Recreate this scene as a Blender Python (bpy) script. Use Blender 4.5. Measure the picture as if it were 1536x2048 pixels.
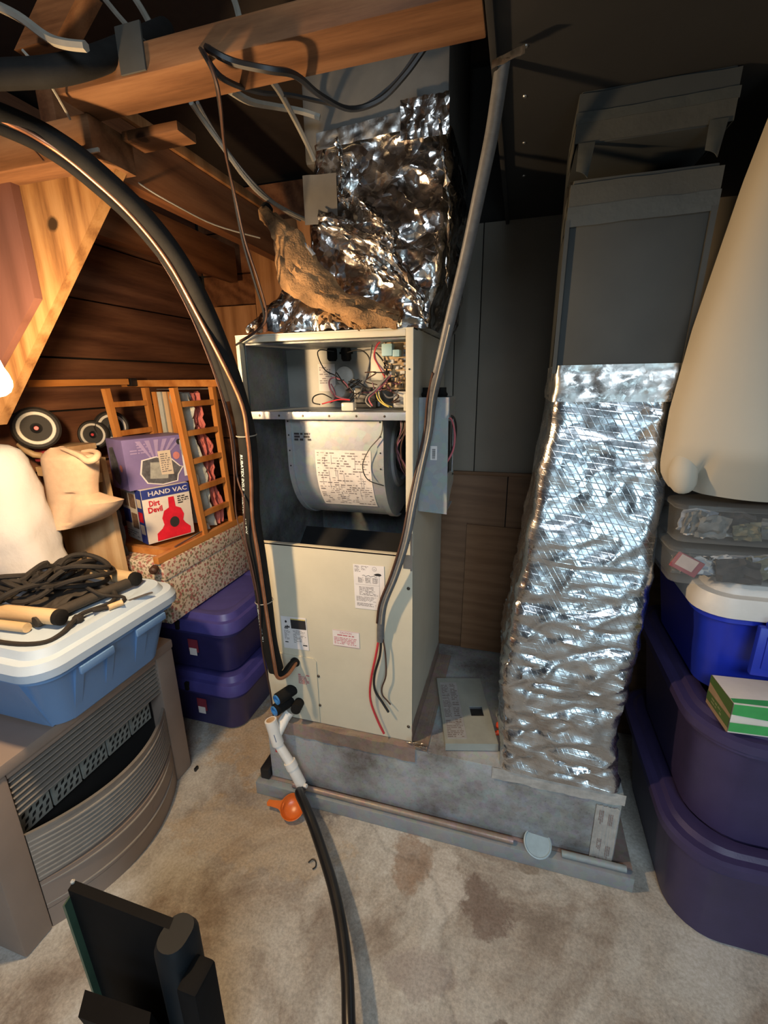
import bpy, bmesh, math, random
import numpy as np
from mathutils import Vector, Matrix, noise as NZ

for o in list(bpy.data.objects): bpy.data.objects.remove(o, do_unlink=True)
SC = bpy.context.scene
COL = SC.collection
random.seed(7)

# ------------------------------------------------------------------ camera
CAM_H = 1.26
FPX = 900.18
PITCH, YAW, ROLL = math.radians(16.193), math.radians(16.478), math.radians(-0.843)
_cp, _sp, _cy, _sy = math.cos(PITCH), math.sin(PITCH), math.cos(YAW), math.sin(YAW)
_f = Vector((-_sy*_cp, _cy*_cp, -_sp)); _r0 = Vector((_cy, _sy, 0)); _u0 = _r0.cross(_f)
_r = _r0*math.cos(ROLL) + _u0*math.sin(ROLL); _u = _u0*math.cos(ROLL) - _r0*math.sin(ROLL)
cam = bpy.data.cameras.new('camera'); camo = bpy.data.objects.new('camera', cam); COL.objects.link(camo)
m = Matrix.Identity(4)
for i in range(3): m[i][0] = _r[i]; m[i][1] = _u[i]; m[i][2] = -_f[i]
m[2][3] = CAM_H
camo.matrix_world = m
cam.sensor_fit = 'HORIZONTAL'; cam.sensor_width = 36; cam.lens = FPX/1536*36; cam.clip_start = .02
SC.camera = camo

def at(px, py, Y):
    """measured photo point -> world point on the vertical plane at depth Y (used for surveying cable runs)"""
    d = _r*(px-768) - _u*(py-1024) + _f*FPX
    p = d*(Y/d.y)
    return Vector((p.x, p.y, p.z+CAM_H))

# ------------------------------------------------------------------ light, world, exposure
SC.view_settings.view_transform = 'Standard'; SC.view_settings.look = 'None'
SC.view_settings.gamma = 1; SC.view_settings.use_curve_mapping = False
SC.view_settings.exposure = 0.6
W = bpy.data.worlds.new('world'); SC.world = W; W.use_nodes = True
W.node_tree.nodes['Background'].inputs[0].default_value = (.75, .85, 1, 1)
W.node_tree.nodes['Background'].inputs[1].default_value = .035
def area(name, loc, target, size, power, col, spread=None):
    l = bpy.data.lights.new(name, 'AREA'); l.shape = 'RECTANGLE'; l.size, l.size_y = size; l.energy = power; l.color = col
    o = bpy.data.objects.new(name, l); COL.objects.link(o); o.location = loc
    o.rotation_euler = (Vector(target)-Vector(loc)).to_track_quat('-Z', 'Y').to_euler()
    return o
# added cool area light low behind the camera, set for the foil duct's reflection
area('cool_low_fill', (.80, -1.6, .42), (.15, 1.1, .40), (.55, .5), 5, (.60, .85, 1.0))
# added overhead cool fill, cut off from the upper right by the soffit edge
area('cool_overhead_fill', (.45, -1.15, 2.02), (.10, .85, .25), (1.1, .6), 19, (.74, .88, 1.0))

# ------------------------------------------------------------------ materials
def nt(name):
    ma = bpy.data.materials.new(name); ma.use_nodes = True; t = ma.node_tree
    return ma, t, t.nodes['Principled BSDF']
def N(t, typ, **kw):
    n = t.nodes.new(typ)
    for k, v in kw.items():
        if k.startswith('i_'):
            key = k[2:]; key = int(key) if key.isdigit() else key.replace('_', ' ')
            n.inputs[key].default_value = v
        else: setattr(n, k, v)
    return n
def L(t, a, b): t.links.new(a, b)
def c4(c): return (c[0], c[1], c[2], 1)
def ramp(t, fac, stops, interp='LINEAR'):
    r = t.nodes.new('ShaderNodeValToRGB'); r.color_ramp.interpolation = interp; e = r.color_ramp.elements
    while len(e) < len(stops): e.new(.5)
    for q, (p, c) in zip(e, stops): q.position = p; q.color = c4(c)
    L(t, fac, r.inputs[0]); return r.outputs[0]
def coords(t, scale=(1, 1, 1), rot=(0, 0, 0), loc=(0, 0, 0)):
    tc = t.nodes.new('ShaderNodeTexCoord'); mp = t.nodes.new('ShaderNodeMapping')
    mp.inputs['Scale'].default_value = scale; mp.inputs['Rotation'].default_value = rot; mp.inputs['Location'].default_value = loc
    L(t, tc.outputs['Object'], mp.inputs[0]); return mp.outputs[0]
def noise(t, vec, scale, detail=4, rough=.55, dist=0):
    n = N(t, 'ShaderNodeTexNoise', i_Scale=scale, i_Detail=detail, i_Roughness=rough, i_Distortion=dist); L(t, vec, n.inputs['Vector']); return n.outputs[0]
def bump(t, b, h, strength=.3, dist=.002, prev=None):
    n = N(t, 'ShaderNodeBump', i_Strength=strength, i_Distance=dist); L(t, h, n.inputs['Height'])
    if prev is not None: L(t, prev, n.inputs['Normal'])
    L(t, n.outputs[0], b.inputs['Normal']); return n.outputs[0]
def mixc(t, fac, a, b, mode='MIX'):
    n = N(t, 'ShaderNodeMix', data_type='RGBA', blend_type=mode)
    if isinstance(fac, (int, float)): n.inputs[0].default_value = fac
    else: L(t, fac, n.inputs[0])
    for s, v in ((6, a), (7, b)):
        if isinstance(v, tuple): n.inputs[s].default_value = c4(v)
        else: L(t, v, n.inputs[s])
    return n.outputs[2]
def math_(t, op, a, b=None):
    n = N(t, 'ShaderNodeMath', operation=op)
    for i, v in enumerate((a, b)):
        if v is None: continue
        if isinstance(v, (int, float)): n.inputs[i].default_value = v
        else: L(t, v, n.inputs[i])
    return n.outputs[0]

MATS = {}
def plain(name, col, rough=.5, metal=0, var=.12, vscale=30, bmp=0, bscale=200, bdist=.001, **kw):
    if name in MATS: return MATS[name]
    ma, t, b = nt(name)
    v = coords(t)
    n = noise(t, v, vscale, 5, .6)
    lo = tuple(c*(1-var) for c in col); hi = tuple(min(1, c*(1+var)) for c in col)
    L(t, ramp(t, n, [(.3, lo), (.7, hi)]), b.inputs['Base Color'])
    b.inputs['Roughness'].default_value = rough; b.inputs['Metallic'].default_value = metal
    for k, q in kw.items(): b.inputs[k.replace('_', ' ')].default_value = q
    if bmp: bump(t, b, noise(t, v, bscale, 3), bmp, bdist)
    MATS[name] = ma; return ma

def wood(name, lo, mid, hi, axis='x', scale=1, rough=.55, knots=(), gloss=.3):
    if name in MATS: return MATS[name]
    ma, t, b = nt(name)
    s = {'x': (1.1, 14, 14), 'y': (14, 1.1, 14), 'z': (14, 14, 1.1)}[axis]
    v = coords(t, tuple(q*scale for q in s))
    n1 = noise(t, v, 1.2, 5, .6, .5)
    w = N(t, 'ShaderNodeTexWave', wave_type='BANDS', bands_direction='DIAGONAL', i_Scale=.5, i_Distortion=7, i_Detail=3)
    w.inputs['Detail Scale'].default_value = 1.2; L(t, v, w.inputs['Vector'])
    f = math_(t, 'ADD', math_(t, 'MULTIPLY', n1, .7), math_(t, 'MULTIPLY', w.outputs[1], .3))
    fine = noise(t, v, 9, 4, .7)
    f = math_(t, 'ADD', math_(t, 'MULTIPLY', f, .68), math_(t, 'MULTIPLY', fine, .32))
    col = ramp(t, f, [(.30, lo), (.5, mid), (.70, hi)])
    for k, rad in knots:
        tc = t.nodes.new('ShaderNodeTexCoord')
        d = N(t, 'ShaderNodeVectorMath', operation='DISTANCE'); L(t, tc.outputs['Object'], d.inputs[0]); d.inputs[1].default_value = k
        nn = noise(t, tc.outputs['Object'], 60, 2)
        dd = math_(t, 'ADD', d.outputs['Value'], math_(t, 'MULTIPLY', math_(t, 'SUBTRACT', nn, .5), rad*.7))
        msk = ramp(t, math_(t, 'DIVIDE', dd, rad), [(.6, (1, 1, 1)), (1, (0, 0, 0))])
        col = mixc(t, msk, col, tuple(q*.12 for q in mid))
    L(t, col, b.inputs['Base Color']); b.inputs['Roughness'].default_value = rough
    b.inputs['Specular IOR Level'].default_value = gloss
    bump(t, b, f, .25, .002)
    MATS[name] = ma; return ma

def foil(name, col=(.78, .78, .79), facet=55, facet2=160, scrim=.0, rough=.22, strength=1.0):
    ma, t, b = nt(name)
    v = coords(t)
    wn = N(t, 'ShaderNodeTexNoise', i_Scale=14.0, i_Detail=2.0); L(t, v, wn.inputs['Vector'])
    va = N(t, 'ShaderNodeVectorMath', operation='MULTIPLY_ADD'); L(t, wn.outputs[1], va.inputs[0]); va.inputs[1].default_value = (.05,)*3; L(t, v, va.inputs[2])
    hs = None
    for sc, amp in ((facet, .010), (facet2, .0030)):
        vo = N(t, 'ShaderNodeTexVoronoi', i_Scale=sc); L(t, va.outputs[0], vo.inputs['Vector'])
        dv = N(t, 'ShaderNodeVectorMath', operation='SUBTRACT'); L(t, va.outputs[0], dv.inputs[0])
        L(t, vo.outputs['Position'], dv.inputs[1])
        cs = N(t, 'ShaderNodeVectorMath', operation='SUBTRACT'); L(t, vo.outputs['Color'], cs.inputs[0]); cs.inputs[1].default_value = (.5,)*3
        dt = N(t, 'ShaderNodeVectorMath', operation='DOT_PRODUCT'); L(t, dv.outputs[0], dt.inputs[0]); L(t, cs.outputs[0], dt.inputs[1])
        h = dt.outputs['Value']
        hs = h if hs is None else math_(t, 'ADD', hs, h)
    nz = noise(t, v, 22, 4, .6)
    hs = math_(t, 'ADD', hs, math_(t, 'MULTIPLY', nz, .005))
    if scrim:
        sx = N(t, 'ShaderNodeSeparateXYZ'); L(t, v, sx.inputs[0])
        for a, mul in ((math_(t, 'ADD', sx.outputs[2], math_(t, 'MULTIPLY', sx.outputs[0], .12)), 75), (math_(t, 'ADD', math_(t, 'MULTIPLY', sx.outputs[2], .6), sx.outputs[0]), 75)):
            fr = math_(t, 'FRACT', math_(t, 'MULTIPLY', a, mul))
            tri = math_(t, 'ABSOLUTE', math_(t, 'SUBTRACT', fr, .5))
            ln = math_(t, 'MAXIMUM', math_(t, 'SUBTRACT', .08, tri), 0)
            hs = math_(t, 'ADD', hs, math_(t, 'MULTIPLY', ln, scrim*.035))
    bump(t, b, hs, strength, .75)
    dn = noise(t, v, 9, 4)
    L(t, ramp(t, dn, [(.3, tuple(q*.82 for q in col)), (.65, col)]), b.inputs['Base Color'])
    b.inputs['Metallic'].default_value = 1
    L(t, ramp(t, nz, [(.3, (rough*.7,)*3), (.7, (rough*1.5,)*3)]), b.inputs['Roughness'])
    MATS[name] = ma; return ma

def galv(name, col=(.45, .47, .49), rough=.45, dirt=(.12, .1, .09), amount=.5, metal=.75, streak=False):
    ma, t, b = nt(name)
    v = coords(t)
    vo = N(t, 'ShaderNodeTexVoronoi', i_Scale=60.0); L(t, v, vo.inputs['Vector'])
    base = mixc(t, .12, col, vo.outputs['Color'], 'SOFT_LIGHT')
    n = noise(t, v, 7, 6, .65)
    n2 = noise(t, v, 120, 3, .7)
    msk = math_(t, 'MULTIPLY', ramp(t, n, [(.42, (0, 0, 0)), (.72, (1, 1, 1))]), amount)
    msk = math_(t, 'ADD', msk, math_(t, 'MULTIPLY', ramp(t, n2, [(.55, (0, 0, 0)), (.75, (1, 1, 1))]), amount*.4))
    L(t, mixc(t, msk, base, dirt), b.inputs['Base Color'])
    b.inputs['Metallic'].default_value = metal
    L(t, ramp(t, n2, [(.3, (rough*.8,)*3), (.7, (rough*1.3,)*3)]), b.inputs['Roughness'])
    bump(t, b, n, .25, .004)
    MATS[name] = ma; return ma

def concrete():
    ma, t, b = nt('concrete')
    v = coords(t)
    n1 = noise(t, v, 3.0, 10, .64, .7); n2 = noise(t, v, 22, 8, .72, .4); n3 = noise(t, v, 140, 3, .7)
    col = ramp(t, n1, [(.30, (.17, .13, .10)), (.41, (.34, .285, .23)), (.49, (.47, .43, .37)), (.58, (.55, .525, .47)), (.72, (.65, .635, .59))])
    col = mixc(t, .30, col, ramp(t, n2, [(.3, (.2, .2, .2)), (.5, (.5, .5, .5)), (.72, (.85, .84, .82))]), 'OVERLAY')
    # brown stain and pale patch islands with ragged edges
    tc = t.nodes.new('ShaderNodeTexCoord')
    for (cx, cy, rx, ry, colr, amt) in ((-.005, .735, .085, .07, (.20, .145, .115), .95), (-.105, .755, .055, .10, (.66, .62, .55), .85), (-.205, .80, .05, .10, (.34, .24, .17), .85),
                                       (-.52, .87, .10, .05, (.16, .145, .14), .85), (-.66, .83, .16, .06, (.26, .20, .15), .7), (-.16, .92, .2, .035, (.36, .35, .36), .7), (-.12, .56, .10, .05, (.36, .31, .28), .7), (-.05, .47, .12, .05, (.40, .35, .31), .6), (-.35, .60, .03, .3, (.33, .30, .26), .4),
                                       (.05, .52, .018, .022, (.16, .12, .09), .8), (.1, .86, .03, .015, (.25, .20, .15), .8), (-.66, .74, .3, .10, (.50, .38, .24), .55), (-.75, 1.1, .3, .22, (.46, .31, .17), .7)):
        mp = N(t, 'ShaderNodeMapping'); mp.inputs['Location'].default_value = (-cx/rx, -cy/ry, 0); mp.inputs['Scale'].default_value = (1/rx, 1/ry, 0)
        L(t, tc.outputs['Object'], mp.inputs[0])
        ln = N(t, 'ShaderNodeVectorMath', operation='LENGTH'); L(t, mp.outputs[0], ln.inputs[0])
        nn = noise(t, v, 16, 6, .7)
        d = math_(t, 'ADD', ln.outputs['Value'], math_(t, 'MULTIPLY', math_(t, 'SUBTRACT', nn, .5), 2.2))
        msk = math_(t, 'MULTIPLY', ramp(t, d, [(.75, (1, 1, 1)), (1.0, (0, 0, 0))]), amt)
        msk = math_(t, 'MULTIPLY', msk, ramp(t, n2, [(.3, (.5,)*3), (.6, (1,)*3)]))
        col = mixc(t, msk, col, colr)
    # fine cracks
    wv = N(t, 'ShaderNodeTexNoise', i_Scale=3.0, i_Detail=5.0); L(t, v, wv.inputs['Vector'])
    ad = N(t, 'ShaderNodeVectorMath', operation='MULTIPLY_ADD'); L(t, wv.outputs[1], ad.inputs[0]); ad.inputs[1].default_value = (.35,)*3; L(t, v, ad.inputs[2])
    vo = N(t, 'ShaderNodeTexVoronoi', feature='DISTANCE_TO_EDGE', i_Scale=.9); L(t, ad.outputs[0], vo.inputs['Vector'])
    crack = ramp(t, vo.outputs['Distance'], [(0, (1, 1, 1)), (.008, (0, 0, 0))])
    col = mixc(t, math_(t, 'MULTIPLY', crack, .3), col, (.12, .1, .085))
    col = mixc(t, .18, col, ramp(t, n3, [(.35, (0, 0, 0)), (.65, (1, 1, 1))]), 'OVERLAY')
    L(t, col, b.inputs['Base Color']); b.inputs['Roughness'].default_value = .75
    h = math_(t, 'ADD', math_(t, 'MULTIPLY', n2, .5), math_(t, 'MULTIPLY', n3, .12))
    h = math_(t, 'SUBTRACT', h, math_(t, 'MULTIPLY', crack, .3))
    bump(t, b, h, .35, .01)
    return ma

def floral():
    ma, t, b = nt('floral_paper'); v = coords(t)
    col = (.70, .60, .46)
    last = None
    for sc, thr, c, off in ((62, .34, (.42, .10, .09), 0), (75, .30, (.16, .17, .08), 3), (90, .26, (.30, .17, .12), 7)):
        mp = N(t, 'ShaderNodeMapping'); mp.inputs['Location'].default_value = (off, off*.7, off*.3); L(t, v, mp.inputs[0])
        vo = N(t, 'ShaderNodeTexVoronoi', i_Scale=float(sc)); L(t, mp.outputs[0], vo.inputs['Vector'])
        nn = noise(t, v, 220, 2)
        d = math_(t, 'ADD', vo.outputs['Distance'], math_(t, 'MULTIPLY', math_(t, 'SUBTRACT', nn, .5), .5))
        msk = ramp(t, d, [(thr, (1, 1, 1)), (thr+.06, (0, 0, 0))])
        last = mixc(t, math_(t, 'MULTIPLY', msk, .85), col if last is None else last, c)
    L(t, last, b.inputs['Base Color']); b.inputs['Roughness'].default_value = .6
    return ma

concrete_m = concrete(); floral_m = floral()
foil_m = foil('foil_wrap', col=(.72, .69, .66), facet=17, facet2=60, scrim=.0, rough=.2, strength=.5)
foil_s = foil('foil_scrim', col=(.66, .68, .70), facet=13, facet2=55, scrim=2.0, rough=.22, strength=.14)
foil_t = foil('foil_tape', col=(.66, .65, .62), facet=60, facet2=150, rough=.3, strength=.14)
galv_m = galv('galvanised', (.42, .45, .47), amount=.25, metal=.55)
galv_d = galv('galvanised_dirty', (.44, .47, .49), amount=.95, dirt=(.14, .118, .105), metal=.3, rough=.5)
galv_rail = galv('galvanised_rail', (.30, .33, .35), amount=.7, dirt=(.42, .39, .36), metal=.2, rough=.6)
tape_d = galv('dirty_tape', (.37, .29, .245), amount=.65, dirt=(.13, .09, .07), metal=.35, rough=.45)
tape_w = plain('pale_tape', (.50, .50, .48), .4, .3, var=.2, vscale=40, bmp=.4, bscale=60, bdist=.004)
duct_grey = plain('duct_grey', (.050, .054, .053), .6, .1, var=.15, vscale=6)
cream = plain('cream_enamel', (.60, .555, .43), .38, var=.05, vscale=10)
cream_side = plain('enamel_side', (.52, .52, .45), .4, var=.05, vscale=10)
liner = galv('liner', (.17, .195, .215), amount=.75, dirt=(.02, .02, .02), metal=.15, rough=.5)
dark = plain('dark_void', (.012, .011, .010), .9)
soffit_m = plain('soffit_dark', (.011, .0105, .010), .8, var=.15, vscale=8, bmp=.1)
ply_dark = plain('subfloor_dark', (.035, .024, .017), .85)
pg = plain('panel_grey', (.20, .18, .148), .6, var=.08, vscale=6, bmp=.15, bscale=90)
wood_beam = wood('pine_beam', (.085, .036, .015), (.175, .080, .035), (.25, .125, .058), 'x', scale=1.5, knots=(((-.02, -.02, .0), .014),))
wood_brace = wood('pine_brace', (.13, .055, .018), (.26, .132, .048), (.34, .19, .08), 'z', scale=1.6, knots=(((.150, -.0125, .395), .016),))
wood_joist = wood('joist_wood', (.10, .035, .015), (.20, .078, .032), (.28, .12, .052), 'y')
wood_plank = wood('wall_plank', (.075, .030, .018), (.16, .068, .038), (.25, .115, .06), 'y', rough=.6)
wood_post = wood('post_wood', (.22, .09, .03), (.36, .16, .06), (.46, .22, .09), 'z')
gusset_m = wood('gusset_board', (.085, .036, .026), (.115, .05, .037), (.135, .06, .045), 'z', scale=.7)
wood_toy = wood('toy_wood', (.36, .12, .025), (.50, .19, .045), (.58, .25, .07), 'z', rough=.4)
wood_toyx = wood('toy_wood_x', (.36, .12, .025), (.50, .19, .045), (.58, .25, .07), 'y', rough=.4)
wood_board = wood('pale_board', (.38, .22, .10), (.53, .34, .18), (.60, .42, .24), 'z', rough=.5)
hardboard = wood('hardboard', (.13, .068, .034), (.17, .092, .048), (.20, .112, .06), 'x', scale=2)
hardboard2 = wood('hardboard_loose', (.15, .075, .035), (.19, .10, .05), (.22, .12, .062), 'x', scale=2)
fiberglass = plain('fibreglass', (.30, .165, .07), .95, var=.55, vscale=22, bmp=.8, bscale=200, bdist=.004)
rubber = plain('black_foam', (.0085, .008, .0075), .85, Specular_IOR_Level=.25, var=.3, vscale=40, bmp=.3, bscale=400)
hose_m = plain('black_hose', (.010, .010, .011), .32, var=.2)
copper = plain('copper', (.46, .21, .115), .42, .85, var=.3, vscale=25)
wire_brown = plain('brown_wire', (.06, .026, .016), .6)
wire_black = plain('black_wire', (.012, .011, .011), .5)
wire_white = plain('white_cable', (.27, .25, .21), .5)
wire_grey = plain('grey_cable', (.12, .12, .122), .45, var=.2, vscale=80)
red_m = plain('red_wire', (.50, .03, .04), .4); green_m = plain('green_wire', (.02, .05, .03), .4)
yellow_m = plain('yellow_wire', (.60, .47, .12), .4); purple_m = plain('purple_wire', (.18, .07, .10), .4); pink_m = plain('pink_wire', (.50, .13, .16), .4)
pvc = plain('white_pvc', (.82, .79, .73), .35, var=.06)
blue_cap = plain('blue_collar', (.05, .22, .55), .35)
orange_m = plain('orange_plastic', (.72, .16, .025), .3, Subsurface_Weight=.05)
paper = plain('white_paper', (.74, .70, .68), .6, var=.05)
paper_dirty = plain('yellowed_paper', (.62, .57, .53), .6, var=.15, vscale=15)
silver_label = plain('silver_label', (.55, .56, .58), .35, .5, var=.15)
ink = plain('black_ink', (.025, .023, .024), .6); ink_grey = plain('grey_ink', (.19, .165, .16), .6); ink_red = plain('red_ink', (.50, .10, .13), .6)
tote_blue = plain('light_blue_plastic', (.165, .305, .55), .4, var=.05, vscale=6, bmp=.1, bscale=300)
lid_blue = plain('pale_blue_plastic', (.47, .58, .71), .42, var=.05, vscale=6, bmp=.1, bscale=300)
tote_ind = plain('indigo_plastic', (.030, .028, .115), .35, var=.1); lid_ind = plain('indigo_lid', (.06, .055, .24), .38, var=.1)
tote_pur = plain('purple_plastic', (.042, .032, .095), .42, var=.1, vscale=20, bmp=.15, bscale=350)
tote_roy = plain('royal_blue_plastic', (.012, .03, .42), .33, var=.06)
lid_white = plain('white_lid_plastic', (.62, .60, .56), .45, var=.05)
taupe = plain('taupe_enamel', (.29, .225, .185), .42, var=.08, vscale=6, bmp=.08, bscale=400)
taupe_l = plain('taupe_ridge', (.30, .275, .245), .36, .3, var=.1); ridge_m = plain('ridge_grey', (.46, .43, .39), .32, .35, var=.1)
ceramic = plain('ceramic_plaque', (.36, .36, .32), .8, var=.2, vscale=60)
pillow_m = plain('white_cotton', (.50, .48, .475), .85, var=.04, vscale=12, bmp=.4, bscale=40, bdist=.006)
felt = plain('beige_felt', (.50, .345, .23), .95, var=.06, vscale=60, bmp=.4, bscale=250)
black_mesh = plain('black_sling', (.035, .028, .022), .8, var=.3, bmp=.5, bscale=300)
rope_m = plain('black_rope', (.020, .016, .013), .85, var=.3, bmp=.8, bscale=500)
bar_wood = wood('bar_wood', (.45, .30, .15), (.58, .41, .23), (.66, .49, .30), 'x', rough=.45)
purple_card = plain('purple_card', (.21, .16, .35), .45, var=.12, vscale=14); purple_card2 = plain('pale_purple_card', (.36, .28, .48), .45)
white_card = plain('white_card', (.72, .66, .58), .5, var=.05); cream_card = plain('cream_card', (.66, .55, .42), .55, var=.06)
navy_card = plain('navy_card', (.03, .05, .25), .45); photo_brown = plain('print_brown', (.20, .12, .08), .6, var=.5, vscale=120)
vac_red = plain('print_red', (.62, .015, .035), .4, var=.25, vscale=25); dev_grey = plain('print_grey', (.10, .10, .11), .5, var=.5, vscale=60)
green_card = plain('green_card', (.055, .36, .09), .5); green_dk = plain('dark_green_card', (.06, .12, .03), .6); kraft = plain('kraft_card', (.30, .22, .14), .8)
mint = plain('mint_cloth', (.42, .42, .36), .9, var=.1, vscale=20, bmp=.5, bscale=30, bdist=.01); pinkc = plain('pink_cloth', (.50, .13, .10), .9, bmp=.5, bscale=40, bdist=.01)
tire = plain('tire_black', (.020, .017, .015), .7); ring_w = plain('wheel_white', (.55, .52, .46), .5)
sheet_m = plain('beige_sheet', (.47, .43, .35), .7, var=.03, vscale=5)
white_plas = plain('white_nylon', (.50, .48, .43), .45); black_plas = plain('black_plastic', (.010, .0105, .012), .45, var=.2); case_black = plain('case_black', (.0035, .0035, .004), .75, var=.3, Specular_IOR_Level=.2)
steel = plain('steel', (.40, .40, .40), .35, .9); brass_d = plain('dark_screw', (.10, .08, .06), .4, .7)
teal_m = plain('pale_teal', (.28, .44, .47), .5); tan_m = plain('tan_component', (.40, .26, .13), .5)
cupblue = plain('pale_blue_cup', (.36, .47, .52), .35); fg_blue = plain('blue_black_plastic', (.006, .009, .012), .6, Specular_IOR_Level=.3); fg_green = plain('green_edge', (.07, .13, .085), .3)
def clear(name, col, a):
    ma, t, b = nt(name); b.inputs['Base Color'].default_value = c4(col); b.inputs['Roughness'].default_value = .12
    b.inputs['Alpha'].default_value = a; b.inputs['IOR'].default_value = 1.45; return ma
clear_m = clear('clear_plastic', (.5, .5, .48), .13)
def emis(name, col, s):
    ma, t, b = nt(name); b.inputs['Emission Color'].default_value = c4(col); b.inputs['Emission Strength'].default_value = s; b.inputs['Base Color'].default_value = c4(col); return ma

# ------------------------------------------------------------------ mesh helpers
class B:
    def __init__(s): s.bm = bmesh.new()
    def box(s, x0, x1, y0, y1, z0, z1, bev=0, M=None):
        t = bmesh.new()
        bmesh.ops.create_cube(t, size=1)
        for v in t.verts: v.co = Vector(((x0+x1)/2+v.co.x*(x1-x0), (y0+y1)/2+v.co.y*(y1-y0), (z0+z1)/2+v.co.z*(z1-z0)))
        if bev: bmesh.ops.bevel(t, geom=t.edges[:], offset=bev, segments=2, affect='EDGES', profile=.6)
        if M is not None: bmesh.ops.transform(t, matrix=M, verts=t.verts[:])
        s.join(t); return s
    def join(s, t):
        me = bpy.data.meshes.new('tmp'); t.to_mesh(me); t.free(); s.bm.from_mesh(me); bpy.data.meshes.remove(me)
    def raw(s, vs, fs):
        b = [s.bm.verts.new(v) for v in vs]
        for f in fs:
            try: s.bm.faces.new([b[i] for i in f])
            except ValueError: pass
        return s
    def prism(s, pts, vec):
        vec = Vector(vec); n = len(pts); vs = [Vector(p) for p in pts]+[Vector(p)+vec for p in pts]
        s.raw(vs, [tuple(range(n))[::-1], tuple(range(n, 2*n))]+[(i, (i+1) % n, n+(i+1) % n, n+i) for i in range(n)]); return s
    def ring(s, rings, cap=(True, True), closed=True):
        n = len(rings[0]); vs = [Vector(p) for r in rings for p in r]; fs = []
        for i in range(len(rings)-1):
            for j in range(n if closed else n-1):
                a, b_ = i*n+j, i*n+(j+1) % n; fs.append((a, b_, b_+n, a+n))
        if cap[0] and closed: fs.append(tuple(range(n))[::-1])
        if cap[1] and closed: fs.append(tuple(range((len(rings)-1)*n, len(rings)*n)))
        s.raw(vs, fs); return s
    def tube(s, pts, r, n=8, smooth=4, cap=True, flat=None):
        P = catmull(pts, smooth) if smooth else [Vector(p) for p in pts]
        rings = []; T0 = None; u = None
        for i, p in enumerate(P):
            t = (P[min(i+1, len(P)-1)]-P[max(i-1, 0)]).normalized()
            if u is None:
                u = t.orthogonal().normalized() if flat is None else (Vector(flat)-t*t.dot(Vector(flat))).normalized()
            else:
                u = (u-t*u.dot(t)); u = u.normalized() if u.length > 1e-6 else t.orthogonal().normalized()
            v = t.cross(u)
            rr = r(i/(len(P)-1)) if callable(r) else r
            ra, rb = rr if isinstance(rr, tuple) else (rr, rr)
            rings.append([p+u*(ra*math.cos(a))+v*(rb*math.sin(a)) for a in (2*math.pi*k/n for k in range(n))])
        s.ring(rings, (cap, cap)); return s
    def lathe(s, prof, origin, axis=(0, 0, 1), n=24, cap=(True, True)):
        ax = Vector(axis).normalized(); u = ax.orthogonal().normalized(); v = ax.cross(u); o = Vector(origin)
        s.ring([[o+ax*h+u*(r*math.cos(a))+v*(r*math.sin(a)) for a in (2*math.pi*k/n for k in range(n))] for r, h in prof], cap); return s
    def cyl(s, a, b_, r, n=16): a = Vector(a); d = Vector(b_)-a; return s.lathe([(r, 0), (r, d.length)], a, d, n)
    def grid(s, fn, nu, nv, thick=None):
        vs = [Vector(fn(i/nu, j/nv)) for i in range(nu+1) for j in range(nv+1)]
        fs = [(i*(nv+1)+j, (i+1)*(nv+1)+j, (i+1)*(nv+1)+j+1, i*(nv+1)+j+1) for i in range(nu) for j in range(nv)]
        if thick:
            nv1 = nv+1; nn = [Vector() for _ in vs]
            for f in fs:
                n_ = (vs[f[2]]-vs[f[0]]).cross(vs[f[3]]-vs[f[1]])
                for i in f: nn[i] += n_
            N0 = len(vs); off = [v-n_.normalized()*thick if n_.length > 1e-12 else v.copy() for v, n_ in zip(vs, nn)]
            edge = [j for j in range(nv)], [nu*nv1+j for j in range(nv)]
            f2 = [tuple(i+N0 for i in f[::-1]) for f in fs]
            for j in range(nv):
                f2.append((j, j+1, j+1+N0, j+N0)); a = nu*nv1+j; f2.append((a+1, a, a+N0, a+1+N0))
            for i in range(nu):
                a, c = i*nv1, (i+1)*nv1; f2.append((c, a, a+N0, c+N0)); a += nv; c += nv; f2.append((a, c, c+N0, a+N0))
            vs = vs+off; fs = fs+f2
        s.raw(vs, fs)
        return s
def catmull(pts, k=4):
    P = [Vector(p) for p in pts]
    if len(P) < 3: return P
    out = []
    for i in range(len(P)-1):
        a, b_, c, d = P[max(i-1, 0)], P[i], P[i+1], P[min(i+2, len(P)-1)]
        for j in range(k):
            t = j/k; out.append(.5*((2*b_)+(c-a)*t+(2*a-5*b_+4*c-d)*t*t+(-a+3*b_-3*c+d)*t**3))
    out.append(P[-1]); return out
def rrect(x0, x1, y0, y1, r, z, n=5):
    out = []
    for cx, cy, a0 in ((x1-r, y0+r, -90), (x1-r, y1-r, 0), (x0+r, y1-r, 90), (x0+r, y0+r, 180)):
        for k in range(n+1):
            a = math.radians(a0+90*k/n); out.append(Vector((cx+r*math.cos(a), cy+r*math.sin(a), z)))
    return out
def wloc(o):
    v = Vector(o.location); p = o.parent
    while p: v += Vector(p.location); p = p.parent
    return v
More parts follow.
